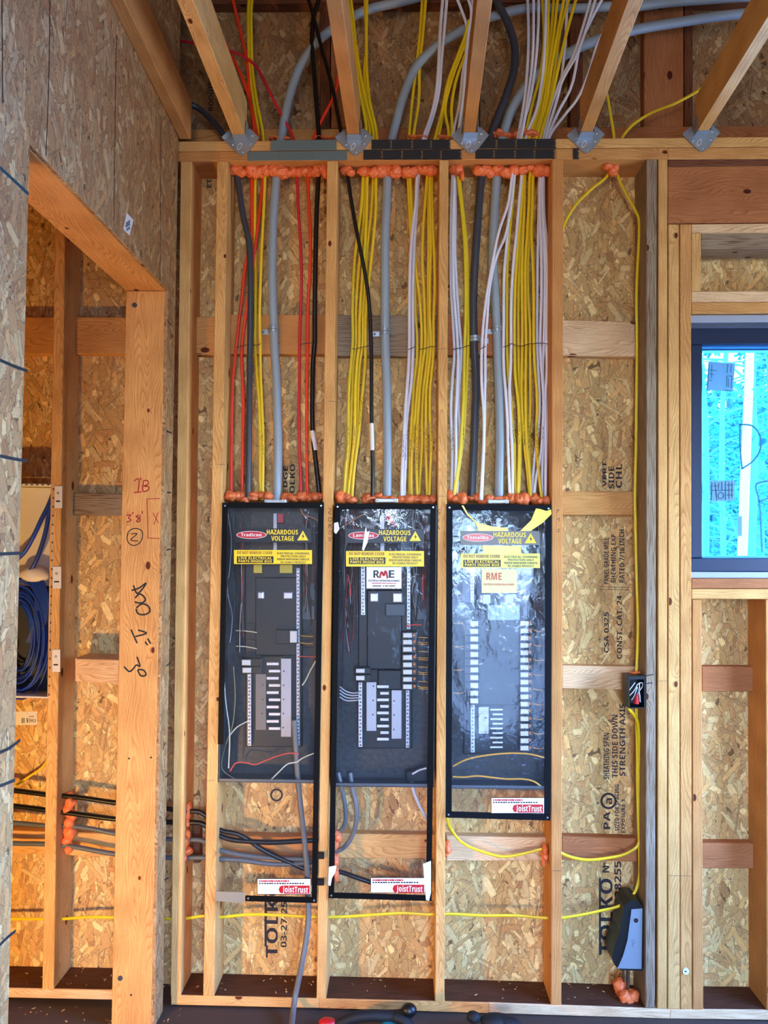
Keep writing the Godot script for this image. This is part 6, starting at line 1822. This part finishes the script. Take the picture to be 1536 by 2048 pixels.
# ================================================================== tools on the floor in front of the wall
func floor_things() -> void:
	var cloth := mat("black_fabric", Color(0.02, 0.022, 0.026), 0.7)
	var z := 0.10
	var t := thing("tool", "dark cordless tool with red and teal pieces lying on the floor below the middle panel", "power tool", P(770, 2060, z))
	put("body", tube(smooth(path_of("672,2052,0.10 705,2036,0.10 740,2031,0.10 775,2032,0.10 805,2030,0.10 822,2022,0.10", zdef), 6), 0.017, 14, 1.0, Vector3.BACK, 0.020), cloth, t)
	put("knob", lump(P(818, 2020, z + 0.005), Vector3(0.026, 0.021, 0.022), 4, 0.06, 10.0), M.plastic_black, t)
	put("grip", tube(smooth(path_of("790,2034,0.11 810,2042,0.12 822,2056,0.13", zdef), 5), 0.017, 12), cloth, t)
	put("red_piece", lump(P(655, 2046, z), Vector3(0.030, 0.016, 0.02), 9, 0.12, 14.0), M.lab_red, t)
	put("teal_piece", lump(P(780, 2048, z + 0.012), Vector3(0.03, 0.012, 0.016), 12, 0.1, 14.0), mat("teal_plastic", Color(0.05, 0.36, 0.40), 0.4), t)
	var g := thing("work_glove", "black work glove lying on the floor below the right panel", "glove", P(980, 2060, z))
	put("cuff", lump(P(947, 2034, z), Vector3(0.024, 0.018, 0.02), 21, 0.2, 16.0), cloth, g)
	put("palm", lump(P(992, 2042, z), Vector3(0.056, 0.024, 0.03), 22, 0.12, 12.0), cloth, g)
	for k in 3:
		put("finger", tube(smooth(path_of("%f,2040,0.11 %f,2046,0.12 %f,2058,0.13" % [1000 + 9 * k, 1014 + 10 * k, 1022 + 10 * k], zdef), 4), 0.011, 10), cloth, g)

# ================================================================== lamps
func lamps() -> void:
	# a warm work lamp stands on the floor of the left room, out of the picture
	var p := Vector3(XL - 0.50, 0.42, 1.35)
	var t := thing("work_lamp", "warm work lamp on a short stand in the left room", "lamp", Vector3(p.x, -0.04, p.z))
	put("stand", tube(PackedVector3Array([Vector3(p.x, -0.04, p.z), Vector3(p.x, 0.2, p.z), p - Vector3(0, 0.06, 0)]), 0.012, 8), M.plastic_black, t)
	var gm := mat("lamp_glow", Color(1.0, 0.75, 0.4), 0.5)
	gm.emission_enabled = true
	gm.emission = Color(1.0, 0.78, 0.42)
	gm.emission_energy_multiplier = 3.0
	put("bulb", lump(p, Vector3(0.045, 0.045, 0.045), 2, 0.0, 1.0), gm, t)
	var l := OmniLight3D.new()
	l.name = "work_lamp_light"
	l.light_color = Color(1.0, 0.78, 0.42)
	l.light_energy = 3.2
	l.light_size = 0.04
	l.omni_range = 9.0
	l.omni_attenuation = 2.0
	l.shadow_enabled = true
	l.position = p
	add_child(l)
